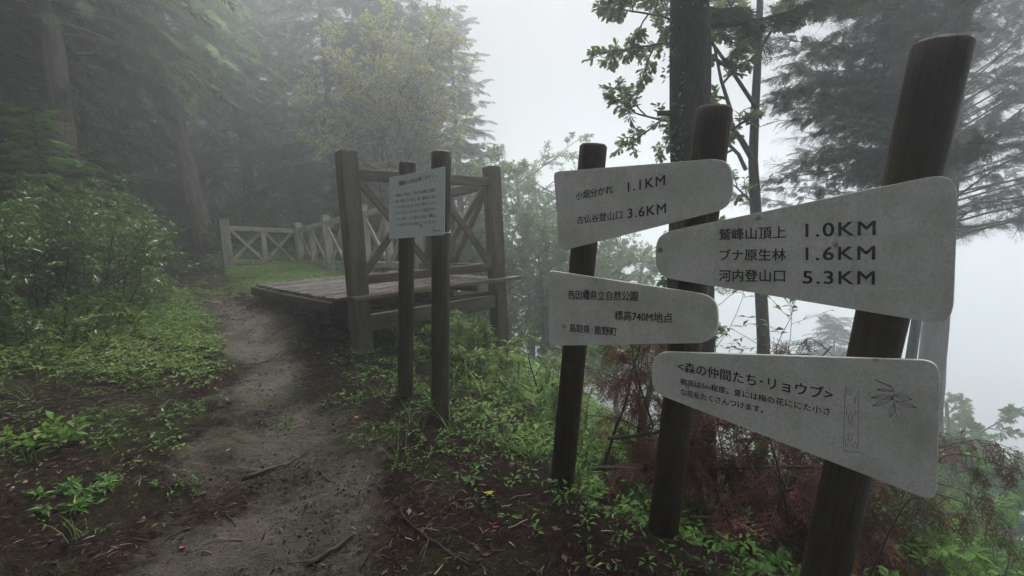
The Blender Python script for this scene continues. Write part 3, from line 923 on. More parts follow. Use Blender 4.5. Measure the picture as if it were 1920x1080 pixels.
# forest behind
proto = conifer('forest_conifer', 'tall conifer standing dim in the fog deep in the forest', 'tree', gp(480, 18), 11.5, .25, 1.6, 3.3, 110, M['cedar'], M['bark_dark'], 21, droop=.8, group='conifers deep in the foggy forest', fr=(.6, 1.0), step=.27, protos=FROND_S, nside=10)
proto2 = conifer('forest_conifer', 'tall conifer standing dim in the fog deep in the forest', 'tree', gp(640, 17), 11, .22, 1.0, 3.5, 110, M['cedar'], M['bark_dark'], 22, droop=.7, group='conifers deep in the foggy forest', fr=(.6, 1.0), step=.27, protos=FROND_S, nside=10)
for k, (px, Y, s) in enumerate([(20, 12, .95), (-60, 9, .95), (250, 17, 1.0), (90, 16, 1.0), (330, 21, .9), (560, 21, .9), (420, 24, .85), (720, 19, .9), (700, 24, .85), (180, 22, .85), (-150, 14, .9), (610, 27, .8), (500, 29, .75), (300, 28, .75), (790, 23, .85)]):
    copy_tree(proto if k % 2 else proto2, gp(px, Y, -.2), k * 1.7, s)
# cedars added out of view around the camera: their crowns shade path and fog
over = conifer('cedar_tree', 'tall cedar added out of view beside or behind the viewer to shade the path', 'tree', on_ground(-4.2, -1.0, -.1), 10.5, .24, 5.2, 4.8, 120, M['cedar'], M['bark'], 23, droop=.45, group='cedars added out of view to shade the path', fr=(.4, .7), step=.16, protos=FROND_S, nside=10, shape=.42)
for k, (x, y, s) in enumerate([(2.6, -2.8, 1.0), (-9.5, 0, 1.0), (-7.4, 3.6, 1.0), (-12, 4, 1.0), (8.5, -4, 1.0), (-10.5, 8.5, 1.0), (-13, 11, .95), (-15, 7.5, 1), (-5.6, 1.2, .95), (-8.2, 2.6, 1)]):
    copy_tree(over, on_ground(x, y, -.1), k * 2.1, s)
conifer('spruce_tree', 'spiky conifer whose outline stands against the white sky beside the yellow crown', 'tree', gp(760, 16), 11.3, .26, 1.5, 3.4, 130, M['cedar'], M['bark_dark'], 31, droop=.35, fr=(.55, .9), upk=.05, shape=.6)

conifer('spruce_tree', 'narrow spiky conifer at the edge of the white sky above the platform', 'tree', gp(868, 17), P(884, 22, 17)[2] - gp(868, 17)[2], .2, 1.0, 2.1, 130, M['cedar'], M['bark_dark'], 32, droop=.3, fr=(.35, .6), upk=.05, shape=.55, step=.15)
# yellow-leaved tree
yb = np.array(gp(735, 13.0))
c0 = P(735, 95, 13.0) - yb
r = np.random.default_rng(5)
st = [dict(pts=curve_path((0, 0, -.2), (0, 0, 1), c0[2] * .75, 8, .03, (0, 0, .05), r), r=.13, lev=0)]
tp = st[0]['pts']
for k in range(17):
    q = tp[3 + k % 6]; a = k * 2.4
    tgt = c0 + np.array([math.cos(a) * 2.1, math.sin(a) * 1.6, r.uniform(-1.9, 1.9)]) * r.uniform(.6, 1)
    d = tgt - q; L = np.linalg.norm(d)
    st.append(dict(pts=curve_path(q, d + np.array([0, 0, .3]), L * .8, 6, .08, (0, 0, -.2), r), r=.035, lev=2))
leafy('autumn_tree', 'broadleaf tree turning yellow and orange above the platform', 'tree', tuple(yb), st, M['yellow'], M['bark_grey'], 41, leaf=LEAF, size=(.08, .14), kids=8, ratio=.44, per=11, clump=2, trop=(0, 0, -.15), crown='crown', trunk='trunk')

# trees on the slope behind the platform
def slope_tree(name, label, px, Y, top, w_, mat, seed, size=(.09, .14), base_dz=-.2, nb=10, leaf=LEAF, lo=.35, cat='tree', bark=None, per=9, kids=6, clump=2, group=None):
    r = np.random.default_rng(seed); base = np.array(gp(px, Y, base_dz)); tz = P(px, top, Y)[2] - base[2]
    tr = curve_path((0, 0, 0), (0, 0, 1), tz * .86, 8, .04, (0, 0, .1), r)
    st = [dict(pts=tr, r=.02 + .012 * tz, lev=0)]
    for k in range(nb):
        t = lo + (1 - lo) * (k + .5) / nb; q = np.array([np.interp(t, np.linspace(0, 1, 9), tr[:, c]) for c in range(3)])
        a = k * 2.4 + r.uniform(-.4, .4); L = w_ * (1.0 - .55 * abs(t - .6)) * r.uniform(.7, 1.1)
        st.append(dict(pts=curve_path(q, (math.cos(a), math.sin(a), .5), L, 6, .1, (0, 0, -.1), r), r=.03, lev=2))
    return leafy(name, label, cat, tuple(base), st, mat, bark or M['bark_grey'], seed, leaf=leaf, size=size, kids=kids, ratio=.45, per=per, clump=clump, trop=(0, 0, -.05), crown='crown', trunk='trunk', group=group)


slope_tree('slope_tree', 'pale hazy broadleaf tree right behind the platform corner post', 990, 17, 245, 3.0, M['broad'], 51, nb=20, kids=7, per=10, lo=.25)
slope_tree('slope_tree', 'hazy tree just left of the first signpost log', 1070, 16, 300, 2.4, M['broad'], 52, nb=18, kids=7, per=10, lo=.25)
slope_tree('slope_tree', 'dim green tree whose crown shows through the platform railing', 850, 13, 260, 2.2, M['broad'], 53, nb=18)
slope_tree('slope_tree', 'low hazy tree on the slope below the other slope trees', 1015, 13, 430, 2.0, M['broad'], 54, nb=16, lo=.15, kids=7, per=10)
slope_tree('slope_tree', 'low hazy tree beyond the right platform post', 945, 14, 390, 2.2, M['broad'], 57, nb=16, lo=.15, kids=7, per=10)
slope_tree('slope_tree', 'very pale tree deepest in the fog between the platform and the first log', 1035, 22, 275, 3.6, M['broad'], 58, nb=20, lo=.25, kids=7, per=10, size=(.12, .18))
slope_tree('slope_tree', 'very pale tree in the fog between the first and middle logs', 1195, 20, 430, 3.0, M['broad'], 59, nb=18, lo=.25, kids=7, per=10, size=(.12, .18))
slope_tree('slope_tree', 'pale tree filling the fog beside the lower part of the first log', 1085, 15, 470, 2.4, M['broad'], 60, nb=18, lo=.2, kids=7, per=10)
slope_tree('slope_tree', 'small tree with light leaves between the two left arrow boards', 1195, 6.5, 455, .8, M['bright'], 55, nb=9, size=(.06, .1))
slope_tree('slope_tree', 'faint tree deep in the fog below the left boards', 1150, 16, 410, 2.4, M['broad'], 56, nb=12)

# big dark trunk close behind the signpost
tb = np.array(gp(1292, 4.2, -.1))
top_ = P(1293, -60, 4.2)
fir = conifer('big_fir_tree', 'large dark fir trunk rising directly behind the middle signpost log', 'tree', tuple(tb), 12, .235, 4.3, 2.4, 110, M['pine'], M['bark_dark'], 61, lean=((top_ - tb)[0] / (top_ - tb)[2], 0), droop=.35, fr=(.22, .4), nside=28, step=.11, upk=.25,
        skip=lambda a, z: (math.sin(a) < .05 and z < 6.2) or (math.cos(a) < .1 and z < 5.2))
pg = P(1234, 212, 4.15) - tb; pq = P(1275, 213, 4.2) - tb
mb = MB(); mb.tube(np.array([pq, (pq + pg) / 2, pg]), [.028, .024, .02], 9, .3, True, .1, 3); mb.build('branch_stub', M['bark_dark'], fir)
r = np.random.default_rng(3); iv = MB(); pp, dd_ = [], []
for k in range(420):
    zz = r.uniform(1.0, 5.4); a = r.normal(3.5, .7); q = np.array([(top_ - tb)[0] / (top_ - tb)[2] * zz, 0, zz]) + .2 * np.array([math.cos(a), math.sin(a), 0])
    if fbm(zz * 2.2, a, 3, 5) > .46: pp.append(q); dd_.append((math.cos(a), math.sin(a), r.normal(-.2, .7)))
iv.scatter(LEAF_W, pp, frames(np.array(dd_), r.normal(0, .7, len(pp))), r.uniform(.025, .055, len(pp)), np.clip(r.normal(.4, .2, len(pp)), 0, 1)); iv.build('ivy', M['glossy'], fir, smooth=False)

# slim forked broadleaf tree
sb = np.array(gp(1432, 6.6, -.1))
def rel(px, py, Y): return P(px, py, Y) - sb
main = np.array([(0, 0, 0), rel(1432, 640, 6.6), rel(1424, 500, 6.6), rel(1416, 380, 6.6), rel(1412, 300, 6.6), rel(1416, 200, 6.6), rel(1421, 100, 6.6), rel(1425, 0, 6.6), rel(1440, -120, 6.6)])
forks = [dict(pts=main, r=.095, lev=0),
         dict(pts=[main[4], rel(1390, 262, 6.5), rel(1372, 240, 6.4), rel(1368, 200, 6.3), rel(1352, 150, 6.3), rel(1340, 90, 6.2)], r=.045, lev=2),
         dict(pts=[rel(1398, 318, 6.6), rel(1385, 290, 6.5), rel(1350, 255, 6.3), rel(1300, 235, 6.1), rel(1240, 225, 5.8), rel(1200, 215, 5.6)], r=.03, lev=2),
         dict(pts=[main[5], rel(1370, 130, 6.3), rel(1310, 90, 6.0), rel(1250, 80, 5.8), rel(1190, 90, 5.7)], r=.03, lev=2),
         dict(pts=[rel(1370, 130, 6.3), rel(1320, 60, 6.0), rel(1240, 30, 5.8), rel(1180, 20, 5.6)], r=.025, lev=2),
         dict(pts=[rel(1240, 225, 5.8), rel(1215, 245, 5.7), rel(1190, 262, 5.6), rel(1170, 275, 5.6)], r=.015, lev=1),
         dict(pts=[main[3], rel(1400, 370, 6.5), rel(1380, 350, 6.4), rel(1350, 330, 6.2)], r=.02, lev=1),
         dict(pts=[rel(1424, 480, 6.6), rel(1400, 450, 6.6), rel(1370, 430, 6.5), rel(1345, 440, 6.5)], r=.02, lev=2),
         dict(pts=[main[6], rel(1445, 60, 6.5), rel(1480, 20, 6.4), rel(1500, -40, 6.3)], r=.03, lev=2),
         dict(pts=[main[6], rel(1395, 60, 6.6), rel(1370, 10, 6.5), rel(1350, -40, 6.4)], r=.03, lev=2)]
for f in forks: f['pts'] = np.array(f['pts'], float)
leafy('forked_tree', 'slim forked tree with pale broad leaves hanging in front of the big dark trunk', 'tree', tuple(sb), forks, M['pale'], M['bark_grey'], 71, leaf=LEAF_O, size=(.065, .11), kids=8, ratio=.34, per=9, clump=2, trop=(0, 0, -.2), crown='crown', trunk='trunk', spread=.85)

# conifer with long bare branches at the right
rb = np.array(gp(1735, 10.5, -.2))
rt = P(1816, 0, 10.5)
conifer('bare_branched_fir', 'pale fir trunk with long sparse branches at the right edge', 'tree', tuple(rb), 15, .42, rt[2] - rb[2] - 5.2, 5.2, 125, M['pine'], M['bark_grey'], 81, lean=((rt - rb)[0] / (rt - rb)[2], 0), droop=.22, fr=(.2, .36), step=.2, nside=24, upk=.25, shape=.5, lr=.07, bare=.6, mess=.5)
conifer('grey_fir', 'dim grey fir with dense hanging needles between the forked tree and the tallest signpost log', 'tree', tuple(gp(1665, 6.6, -.2)), 10.5, .1, P(1715, 330, 6.6)[2] - gp(1665, 6.6)[2], 2.5, 95, M['pine'], M['bark_grey'], 82, lean=(.10, 0), droop=.45, fr=(.16, .33), upk=.3, shape=.3, az=(2.3, 4.1), step=.1, lr=.2, bare=.25, mess=.5)
# faint trees far down the slope
conifer('far_conifer', 'faint conifer in the fog below the large right board', 'tree', gp(1570, 20, -.2), P(1570, 588, 20)[2] - gp(1570, 20)[2], .2, P(1570, 760, 20)[2] - gp(1570, 20)[2], 2.2, 70, M['pine'], M['bark_grey'], 91, fr=(.5, .8), step=.3, protos=FROND_S, nside=8)
slope_tree('far_tree', 'faint round tree in the fog at the right edge beyond the boards', 1885, 13, 715, 2.0, M['broad'], 92, nb=22, lo=.45, kids=7, per=10)
slope_tree('far_tree', 'low faint tree in the fog at the right edge, nearest of the fog trees', 1840, 9, 800, 1.2, M['broad'], 94, nb=18, lo=.4, kids=7, per=9)
slope_tree('far_tree', 'very faint tree in the fog below the tip of the lower right board', 1760, 17, 770, 2.0, M['broad'], 95, nb=16, lo=.4, kids=7, per=9)
slope_tree('far_tree', 'faint tall tree in the fog just right of the pale fir trunk', 1800, 15, 685, 1.4, M['broad'], 93, nb=18, lo=.45, kids=7, per=10)

# ------------------------------------------------------------------ shrubs on the left bank
def bush(name, label, px, Y, w_, h, n, mat, seed, leaf=LEAF, size=(.06, .1), levels=2, per=8, kids=5, r0=.012, cat='shrub', dz=0.0, lean=(0, 0), group=None, clump=1, flat=.35, trop=(0, 0, 0), ratio=.5):
    r = np.random.default_rng(seed); base = np.array(gp(px, Y, dz)); st = []
    for k in range(n):
        a = k * 2.4 + r.uniform(-.3, .3); q = (k + .5) / n; rr = math.sqrt(q)
        x, y = math.cos(a) * rr * w_ * .45, math.sin(a) * rr * w_ * .45
        z = float(ground_z(base[0] + x, base[1] + y)) - base[2]
        st.append(((x, y, z - .03), (math.cos(a) * rr * .55 + lean[0], math.sin(a) * rr * .55 + lean[1], 1), h * r.uniform(.45, .75) * (1 - .25 * q)))
    return leafy(name, label, cat, tuple(base), st, mat, M['twig'], seed, leaf=leaf, size=size, levels=levels, per=per, kids=kids, r0=r0, trop=trop, group=group, clump=clump, flat=flat, ratio=ratio)


bush('leafy_shrub', 'large dark glossy leaved shrub on the left bank in front of the reddish trunk', 130, 5.9, 1.45, 2.3, 15, M['glossy'], 101, size=(.06, .11), kids=6, per=9)
bush('leafy_shrub', 'dark shrub cut by the left edge of the photo', 10, 5.2, 1.2, 2.3, 11, M['glossy'], 102, size=(.05, .1), kids=6, per=9)
bush('leafy_shrub', 'lighter green shrub at the path side end of the left thicket', 190, 6.9, 1.0, 1.8, 11, M['broad'], 103, size=(.06, .1), kids=6, per=9)
bush('low_bush', 'bright green low bush at the foot of the left thicket', 130, 5.0, 1.1, .62, 12, M['bright'], 104, size=(.05, .09), levels=1, per=9, kids=6)
bush('low_bush', 'low green bush between the thicket and the path', 180, 6.0, 1.0, .45, 12, M['cover'], 105, size=(.05, .08), levels=1, per=9, kids=6)
bush('low_bush', 'low dark bush at the left photo edge below the thicket', 10, 4.3, 1.2, .55, 10, M['glossy'], 106, size=(.05, .09), levels=1, per=9, kids=6)
conifer('cedar_sapling', 'green young cedar with feathery fronds growing above the left shrubs', 'sapling', gp(100, 7.3), 2.7, .035, .4, 1.2, 50, M['cedar_bright'], M['twig'], 107, droop=.5, fr=(.18, .32), step=.09, nside=8)
conifer('cedar_sapling', 'darker young cedar leaning over the shrub beside the path', 'sapling', gp(190, 8.0), 2.3, .035, .4, 1.2, 40, M['cedar'], M['twig'], 108, droop=.5, fr=(.18, .32), step=.09, nside=8)
# understorey below the forest
for k, (px, Y, h) in enumerate([(470, 14.5, 1.8), (560, 15.5, 1.7), (640, 13.5, 1.5), (330, 17, 1.8), (700, 15, 1.9), (520, 18, 2.4)]):
    bush('understorey_shrub', 'dim spreading shrub in the fog under the forest edge', px, Y, 2.4, h, 10, M['broad'], 120 + k, size=(.1, .16), kids=5, per=8, group='dim shrubs under the forest edge')

# ------------------------------------------------------------------ slope plants near the signpost
bush('bright_bush', 'sunny yellow green bush under the platform corner', 868, 5.2, 1.0, .8, 13, M['fresh'], 131, leaf=LEAF_N, size=(.07, .12), levels=2, kids=5, per=8)
bush('bright_bush', 'light green weeds at the foot of the right platform post', 985, 5.2, .9, .5, 10, M['fresh'], 132, leaf=LEAF_N, size=(.06, .11), levels=1, kids=6, per=8)
bush('bright_bush', 'pale green bush behind the round info posts under the deck', 785, 5.6, .8, .7, 9, M['fresh'], 133, leaf=LEAF_N, size=(.07, .12), levels=1, kids=6, per=8)
bush('slope_sapling', 'light green sapling between the two right arrow boards', 1435, 3.9, .75, 3.3, 8, M['fresh'], 134, size=(.05, .085), kids=5, per=6, r0=.009)
bush('slope_sapling', 'leafy sapling on the slope behind the lower left board', 1030, 4.6, .8, .9, 8, M['fresh'], 135, leaf=LEAF_N, size=(.06, .11), kids=5, per=6)
for k, (px, Y, h, w_) in enumerate([(1300, 2.55, .22, .4), (1420, 2.3, .2, .45), (1640, 2.6, 1.0, .6), (1780, 2.8, 1.6, .9), (1890, 2.6, 1.7, .8), (1160, 2.9, .3, .6), (1700, 3.6, 2.2, 1.1), (1850, 3.9, 2.8, 1.2), (1560, 3.4, 1.7, .9)]):
    bush('slope_weed', ['broad leaved weed between the first and middle signpost logs', 'leafy weed right of the middle log foot', 'green weed right of the tallest log', 'weeds at the lower right corner', 'weed at the far right photo edge', 'green weed just right of the first log foot', 'hazy green plant behind the lower right board tip', 'hazy green plant at the right photo edge', 'green plant hidden behind the lower right board'][k], px, Y, w_, h, 8, M['bright' if k % 2 == 0 else 'cover'], 140 + k, leaf=LEAF_W if k < 3 else LEAF_N if k % 3 else LEAF, size=(.035, .065) if k < 4 else (.05, .09), levels=1 if h < .6 else 2, kids=5, per=5 if h < .6 else 7, r0=.004, cat='plant')


def dead_branch(label, px, Y, dz, L, d, seed, n=22, up=.2):
    n = int(n * 1.25)
    r = np.random.default_rng(seed); base = np.array(gp(px, Y, dz)); root = empty('dead_cedar_branch', tuple(base), label, 'dead branch')
    st = MB(); main = curve_path((0, 0, 0), d, L, 10, .09, (0, 0, -.3), r); st.tube(main, np.linspace(.014, .004, 11), 6, .3, False)
    pos, dr, sc_ = [], [], []
    for k in range(n):
        t = .12 + .88 * (k + r.uniform(0, .8)) / n; q = np.array([np.interp(t, np.linspace(0, 1, 11), main[:, c]) for c in range(3)])
        a = r.uniform(0, 6.28); pts = curve_path(q, norm(np.array(d)) * .4 + np.array([math.cos(a), math.sin(a), r.uniform(-.2, .6)]), L * .32 * r.uniform(.5, 1.2), 6, .16, (0, 0, -.7), r)
        st.tube(pts, np.linspace(.005, .0015, 7), 4, .6, False)
        for j in (2, 3, 4, 5, 6):
            for m in range(2 if r.uniform() < .35 else 1):
                pos.append(pts[j]); dr.append(norm(norm(pts[j] - pts[j - 1]) + r.normal(0, .55, 3) + np.array([0, 0, -.7]))); sc_.append(r.uniform(.1, .2))
    pos, dr, sc_ = np.array(pos), np.array(dr), np.array(sc_)
    st.build('stem', M['twig'], root)
    mb = MB()
    for k in range(2):
        m = np.arange(len(pos)) % 2 == k
        mb.scatter(FROND_D[k], pos[m], frames(dr[m], r.normal(0, .8, m.sum())), sc_[m], np.clip(r.normal(.45, .22, m.sum()), 0, 1))
    mb.build('dry_needles', M['dead'], root, smooth=False)


dead_branch('reddish dead cedar branch lying between the first and middle logs', 1130, 3.1, .35, 1.3, (.75, -.1, .25), 201)
dead_branch('purplish brown dead cedar heap behind the middle log', 1230, 2.9, .3, 1.4, (.9, -.25, .15), 202, 28)
dead_branch('dead cedar branch drooping below the lower right board', 1350, 2.7, .25, 1.0, (.8, -.2, .1), 203, 22)
dead_branch('dead cedar branch at the foot of the tallest log', 1460, 2.45, .15, .9, (.8, .1, .1), 204, 18)
dead_branch('dead cedar branch arching low in the lower right corner', 1600, 2.2, .05, .7, (.9, .1, .25), 213, 16)
dead_branch('broken dead cedar top leaning behind the lower right board', 1450, 2.9, .2, 1.2, (.5, -.1, .5), 214, 22)
dead_branch('upright dead cedar spray under the lower left board', 1190, 3.3, .1, 1.15, (.05, 0, 1), 205, 20)
dead_branch('dead cedar spray arching up right beside the first log', 1120, 3.2, .05, 1.25, (.3, 0, 1), 210, 20)
dead_branch('dead cedar twigs leaning against the middle log from the left', 1195, 2.7, .1, 1.0, (.35, 0, .6), 211, 22)
dead_branch('dead cedar twigs between the middle and tallest logs', 1400, 2.6, .15, .8, (.3, 0, .45), 212, 16)
dead_branch('dead cedar spray poking up between the boards at right', 1335, 3.2, .1, 1.5, (.35, .05, 1), 206, 16)
dead_branch('dead cedar branches tangled right of the tallest log', 1650, 2.5, .0, .9, (.9, .2, .1), 207, 12)
dead_branch('dead cedar branch lying low behind the first log', 1090, 3.0, .1, 1.0, (.8, -.1, .3), 208, 22)
dead_branch('lowest dead cedar branch near the middle log foot', 1290, 2.5, .12, 1.1, (.9, -.05, .12), 209, 24)


def whip(label, pts, seed, rad=.008):
    """thin bare stem with a few drooping dry sprays at its tips; pts: photo px, py, distance"""
    r = np.random.default_rng(seed); base = P(*pts[0]); root = empty('bare_twig_plant', tuple(base), label, 'plant')
    p = np.array([P(*q) - base for q in pts]); t = np.linspace(0, 1, len(p)); tt = np.linspace(0, 1, 16)
    q = np.stack([np.interp(tt, t, p[:, c]) for c in range(3)], -1); q[1:-1] = (q[:-2] + q[1:-1] * 2 + q[2:]) / 4
    st = MB(); st.tube(q, np.linspace(rad, rad * .25, 16), 6, .3, False)
    pos, dr = [], []
    for k in range(9, 16):
        pt = curve_path(q[k], norm(q[k] - q[k - 1]) + r.normal(0, .5, 3), r.uniform(.06, .16), 4, .2, (0, 0, -.6), r)
        st.tube(pt, np.linspace(.002, .001, 5), 4, .4, False)
        for j in range(4): pos.append(pt[-1] + r.normal(0, .008, 3)); dr.append((r.normal(0, .4), r.normal(0, .4), -1))
    st.build('stem', M['twig'], root)
    mb = MB(); mb.scatter(FROND_D[0], pos, frames(np.array(dr), r.normal(0, 1, len(pos))), r.uniform(.04, .09, len(pos)), np.clip(r.normal(.3, .2, len(pos)), 0, 1))
    mb.build('dry_spray', M['dead'], root, smooth=False)


whip('dark bare stem rising to the tip of the lower right board and arching right', [(1628, 1085, 1.9), (1665, 1000, 1.9), (1705, 930, 1.9), (1760, 925, 1.92), (1830, 950, 1.95), (1880, 985, 2.0)], 301, .006)
whip('thin twig with drooping brown tips reaching over the right photo edge', [(1740, 900, 2.1), (1765, 855, 2.1), (1800, 850, 2.1), (1850, 862, 2.1), (1895, 880, 2.1)], 302, .004)
whip('dark stem standing behind the lower right board', [(1480, 990, 2.3), (1470, 930, 2.3), (1455, 860, 2.3), (1440, 815, 2.3), (1420, 740, 2.3), (1400, 700, 2.35)], 303, .006)
whip('dark curved stem left of the middle log', [(1225, 800, 2.9), (1205, 740, 2.9), (1190, 690, 2.9), (1185, 660, 2.9), (1195, 630, 2.9)], 304, .007)

# ------------------------------------------------------------------ ground cover, grass, litter (uncountable)
def sample(n, x0, x1, y0, y1, dens, seed):
    r = np.random.default_rng(seed); x = r.uniform(x0, x1, n); y = r.uniform(y0, y1, n)
    k = r.uniform(0, 1, n) < dens(x, y); return x[k], y[k], r


def d_cover(x, y):
    dp = x - xpath(y); edge = np.interp(y, EY, EX)
    nn = fbm(x * 1.3, y * 1.3, 4, 77)
    left = np.clip((-dp - .5) / .5, 0, 1) * np.clip((y - 2.2) / 2.6, .06, 1)
    right = np.clip((dp - .55) / .5, 0, 1) * np.clip((y - 2.1) / 2.0, .05, 1)
    a = np.where(dp < 0, left, right)
    a = a * np.clip((nn - .40 + .1 * np.clip((y - 3.5) / 2, 0, 1)) * 7, 0, 1)
    a = np.maximum(a, .6 * np.clip((x - edge) / .4, 0, 1) * np.clip((nn - .35) * 6, .05, 1) * np.clip((y - 1.2) / 2, .15, 1))
    far = np.clip((y - 7.2) / 1.5, 0, 1) * np.clip((np.abs(dp) - .85) / .4, .04, 1)
    a = a * (1 - .75 * np.exp(-((x + .75) ** 2 + (y - 3.1) ** 2) / .22))
    return np.clip(np.maximum(a, far * np.clip((nn - .3) * 6, .1, 1)) + .012, 0, 1) * np.clip(1.3 - y / 25, .2, 1)


def rosettes(name, label, n, box, dens, seed, leaf, size, k, mat, h=(.02, .07)):
    x, y, r = sample(n, *box, dens, seed); m = len(x)
    z = ground_z(x, y); c = np.stack([x, y, z], -1)
    pos, dr, sz = [], [], []
    s0 = r.uniform(size[0], size[1], m) * (1 + .5 * fbm(x * .8, y * .8, 2, 5)); a0 = r.uniform(0, 6.28, m); hh = r.uniform(h[0], h[1], m)
    for j in range(k):
        a = a0 + j * 6.283 / k + r.normal(0, .3, m); off = r.uniform(.1, .5, m) * s0
        pos.append(c + np.stack([np.cos(a) * off, np.sin(a) * off, hh * r.uniform(.5, 1.3, m)], -1))
        dr.append(np.stack([np.cos(a), np.sin(a), r.uniform(-.35, .5, m)], -1)); sz.append(s0 * r.uniform(.6, 1.15, m))
    pos = np.concatenate(pos); dr = np.concatenate(dr); sz = np.concatenate(sz)
    rn = np.clip(np.tile(fbm(x * 1.1, y * 1.1, 3, 8), k) * .7 + r.normal(.2, .2, m * k), 0, 1)
    mb = MB(); mb.scatter(leaf, pos, frames(dr, r.normal(0, .35, len(pos))), sz, rn)
    return tag(mb.build(name, mat, smooth=False), label, 'ground cover', kind='stuff')


rosettes('ground_cover', 'low green leafy ground cover along both sides of the path', 34000, (-11, 1.6, 1.4, 13.5), d_cover, 401, LEAF, (.02, .044), 6, M['cover'])
rosettes('fine_cover', 'fine mixed low weeds between the leafy patches', 26000, (-9, 1.8, 1.3, 9), lambda x, y: np.clip((np.abs(x - xpath(y)) - .45) / .8, .03, 1) * np.clip((fbm(x * 2.3, y * 2.3, 3, 97) - .42) * 5, .03, 1) * np.clip((y - 1.0) / 3.5, .15, 1), 404, LEAF_N, (.02, .045), 5, M['grass'], (.01, .04))
def d_bank(x, y):
    dp = x - xpath(y); nn = fbm(x * 1.6, y * 1.6, 3, 55)
    wd = .38 + .45 * np.clip((y - 8.5) / 2, 0, 1)
    lft = np.clip((-dp - wd) / .25, 0, 1) * np.clip(1.25 - np.maximum(0, -dp - 1.9) / 1.3, .12, 1) * np.clip((y - 3.7) / 1.2, 0, 1)
    rgt = np.clip((dp - wd) / .3, 0, 1) * np.clip((y - 6.7) / .6, .0, 1)
    mid = .3 * np.clip((y - 6.8) / 1, 0, 1) * np.clip((9.2 - y) / 1.2, 0, 1)
    return np.clip(np.maximum(np.maximum(lft, rgt), mid) * np.clip((nn - .22) * 5, .06, 1), 0, 1)


rosettes('bank_cover', 'dense fresh green cover on the bank left of the path up to the fence', 60000, (-13, -1.3, 3.7, 13), d_bank, 405, LEAF, (.03, .055), 6, M['fresh'], (.02, .09))
rosettes('slope_cover', 'brighter leafy cover on the slope right of the signpost', 16000, (-3.5, 8, 1.5, 9), lambda x, y: np.clip((x - np.interp(y, EY, EX) - .35) / .6, 0, 1) * (.3 + .7 * vnoise(x * 1.5, y * 1.5, 4)) * np.where((x > .1) & (y < 3.5), .3, 1), 402, LEAF, (.03, .06), 6, M['bright'], (.03, .2))
rosettes('forest_floor_cover', 'dim ground cover on the forest floor beyond the clearing', 5000, (-24, -2, 11, 28), lambda x, y: .3 + .7 * vnoise(x * .7, y * .7, 14), 403, LEAF, (.1, .18), 5, M['cover'], (.05, .25))


def blade_proto(seg=3, w_=.035, bend=.5):
    V, Q = [], []
    for k in range(seg + 1):
        t = k / seg; wd = w_ * (1 - t) ** .7 / 2 + .001
        x = bend * t * t; z = t * (1 - .25 * bend * t)
        V += [(x, -wd, z), (x, wd, z)]
        if k: Q.append((2 * k - 2, 2 * k - 1, 2 * k + 1, 2 * k))
    return np.array(V), np.array(Q)


BL1, BL2 = blade_proto(), blade_proto(4, .028, .95)


def grass(name, label, n, box, dens, seed, size, k):
    x, y, r = sample(n, *box, dens, seed); m = len(x)
    x = np.repeat(x, k) + r.normal(0, .022, m * k); y = np.repeat(y, k) + r.normal(0, .022, m * k)
    a = r.uniform(0, 6.283, m * k); tl = np.abs(r.normal(0, .28, m * k))
    zx = np.stack([np.cos(a), np.sin(a), 0 * a], -1); up = norm(np.stack([np.cos(a) * tl, np.sin(a) * tl, 1 + 0 * a], -1))
    yx = norm(np.cross(up, zx)); xx = np.cross(yx, up)
    R = np.stack([xx, yx, up], axis=2); pos = np.stack([x, y, ground_z(x, y) - .005], -1)
    s = np.repeat(r.uniform(size[0], size[1], m), k) * r.uniform(.5, 1.1, m * k); rn = np.clip(r.normal(.45, .25, m * k), 0, 1)
    mb = MB(); h = np.arange(m * k) % 2 == 0
    mb.scatter(BL1, pos[h], R[h], s[h], rn[h]); mb.scatter(BL2, pos[~h], R[~h], s[~h], rn[~h])
    return tag(mb.build(name, M['grass'], smooth=False), label, 'grass', kind='stuff')


grass('grass', 'thin grass tufts beside the path and around the post feet', 1500, (-4.5, 1.7, 1.2, 6), lambda x, y: np.clip((np.abs(x - xpath(y)) - .5) / .6, .02, 1) * np.clip((fbm(x * 2, y * 2, 3, 88) - .42) * 6, .02, 1), 411, (.08, .2), 9)
grass('slope_grass', 'tall pale grass on the slope below the platform', 900, (-2.2, 4, 2.6, 7), lambda x, y: np.clip((x - np.interp(y, EY, EX) - .1) / .5, 0, 1) * (.25 + .75 * vnoise(x * 2, y * 2, 6)), 412, (.14, .42), 9)


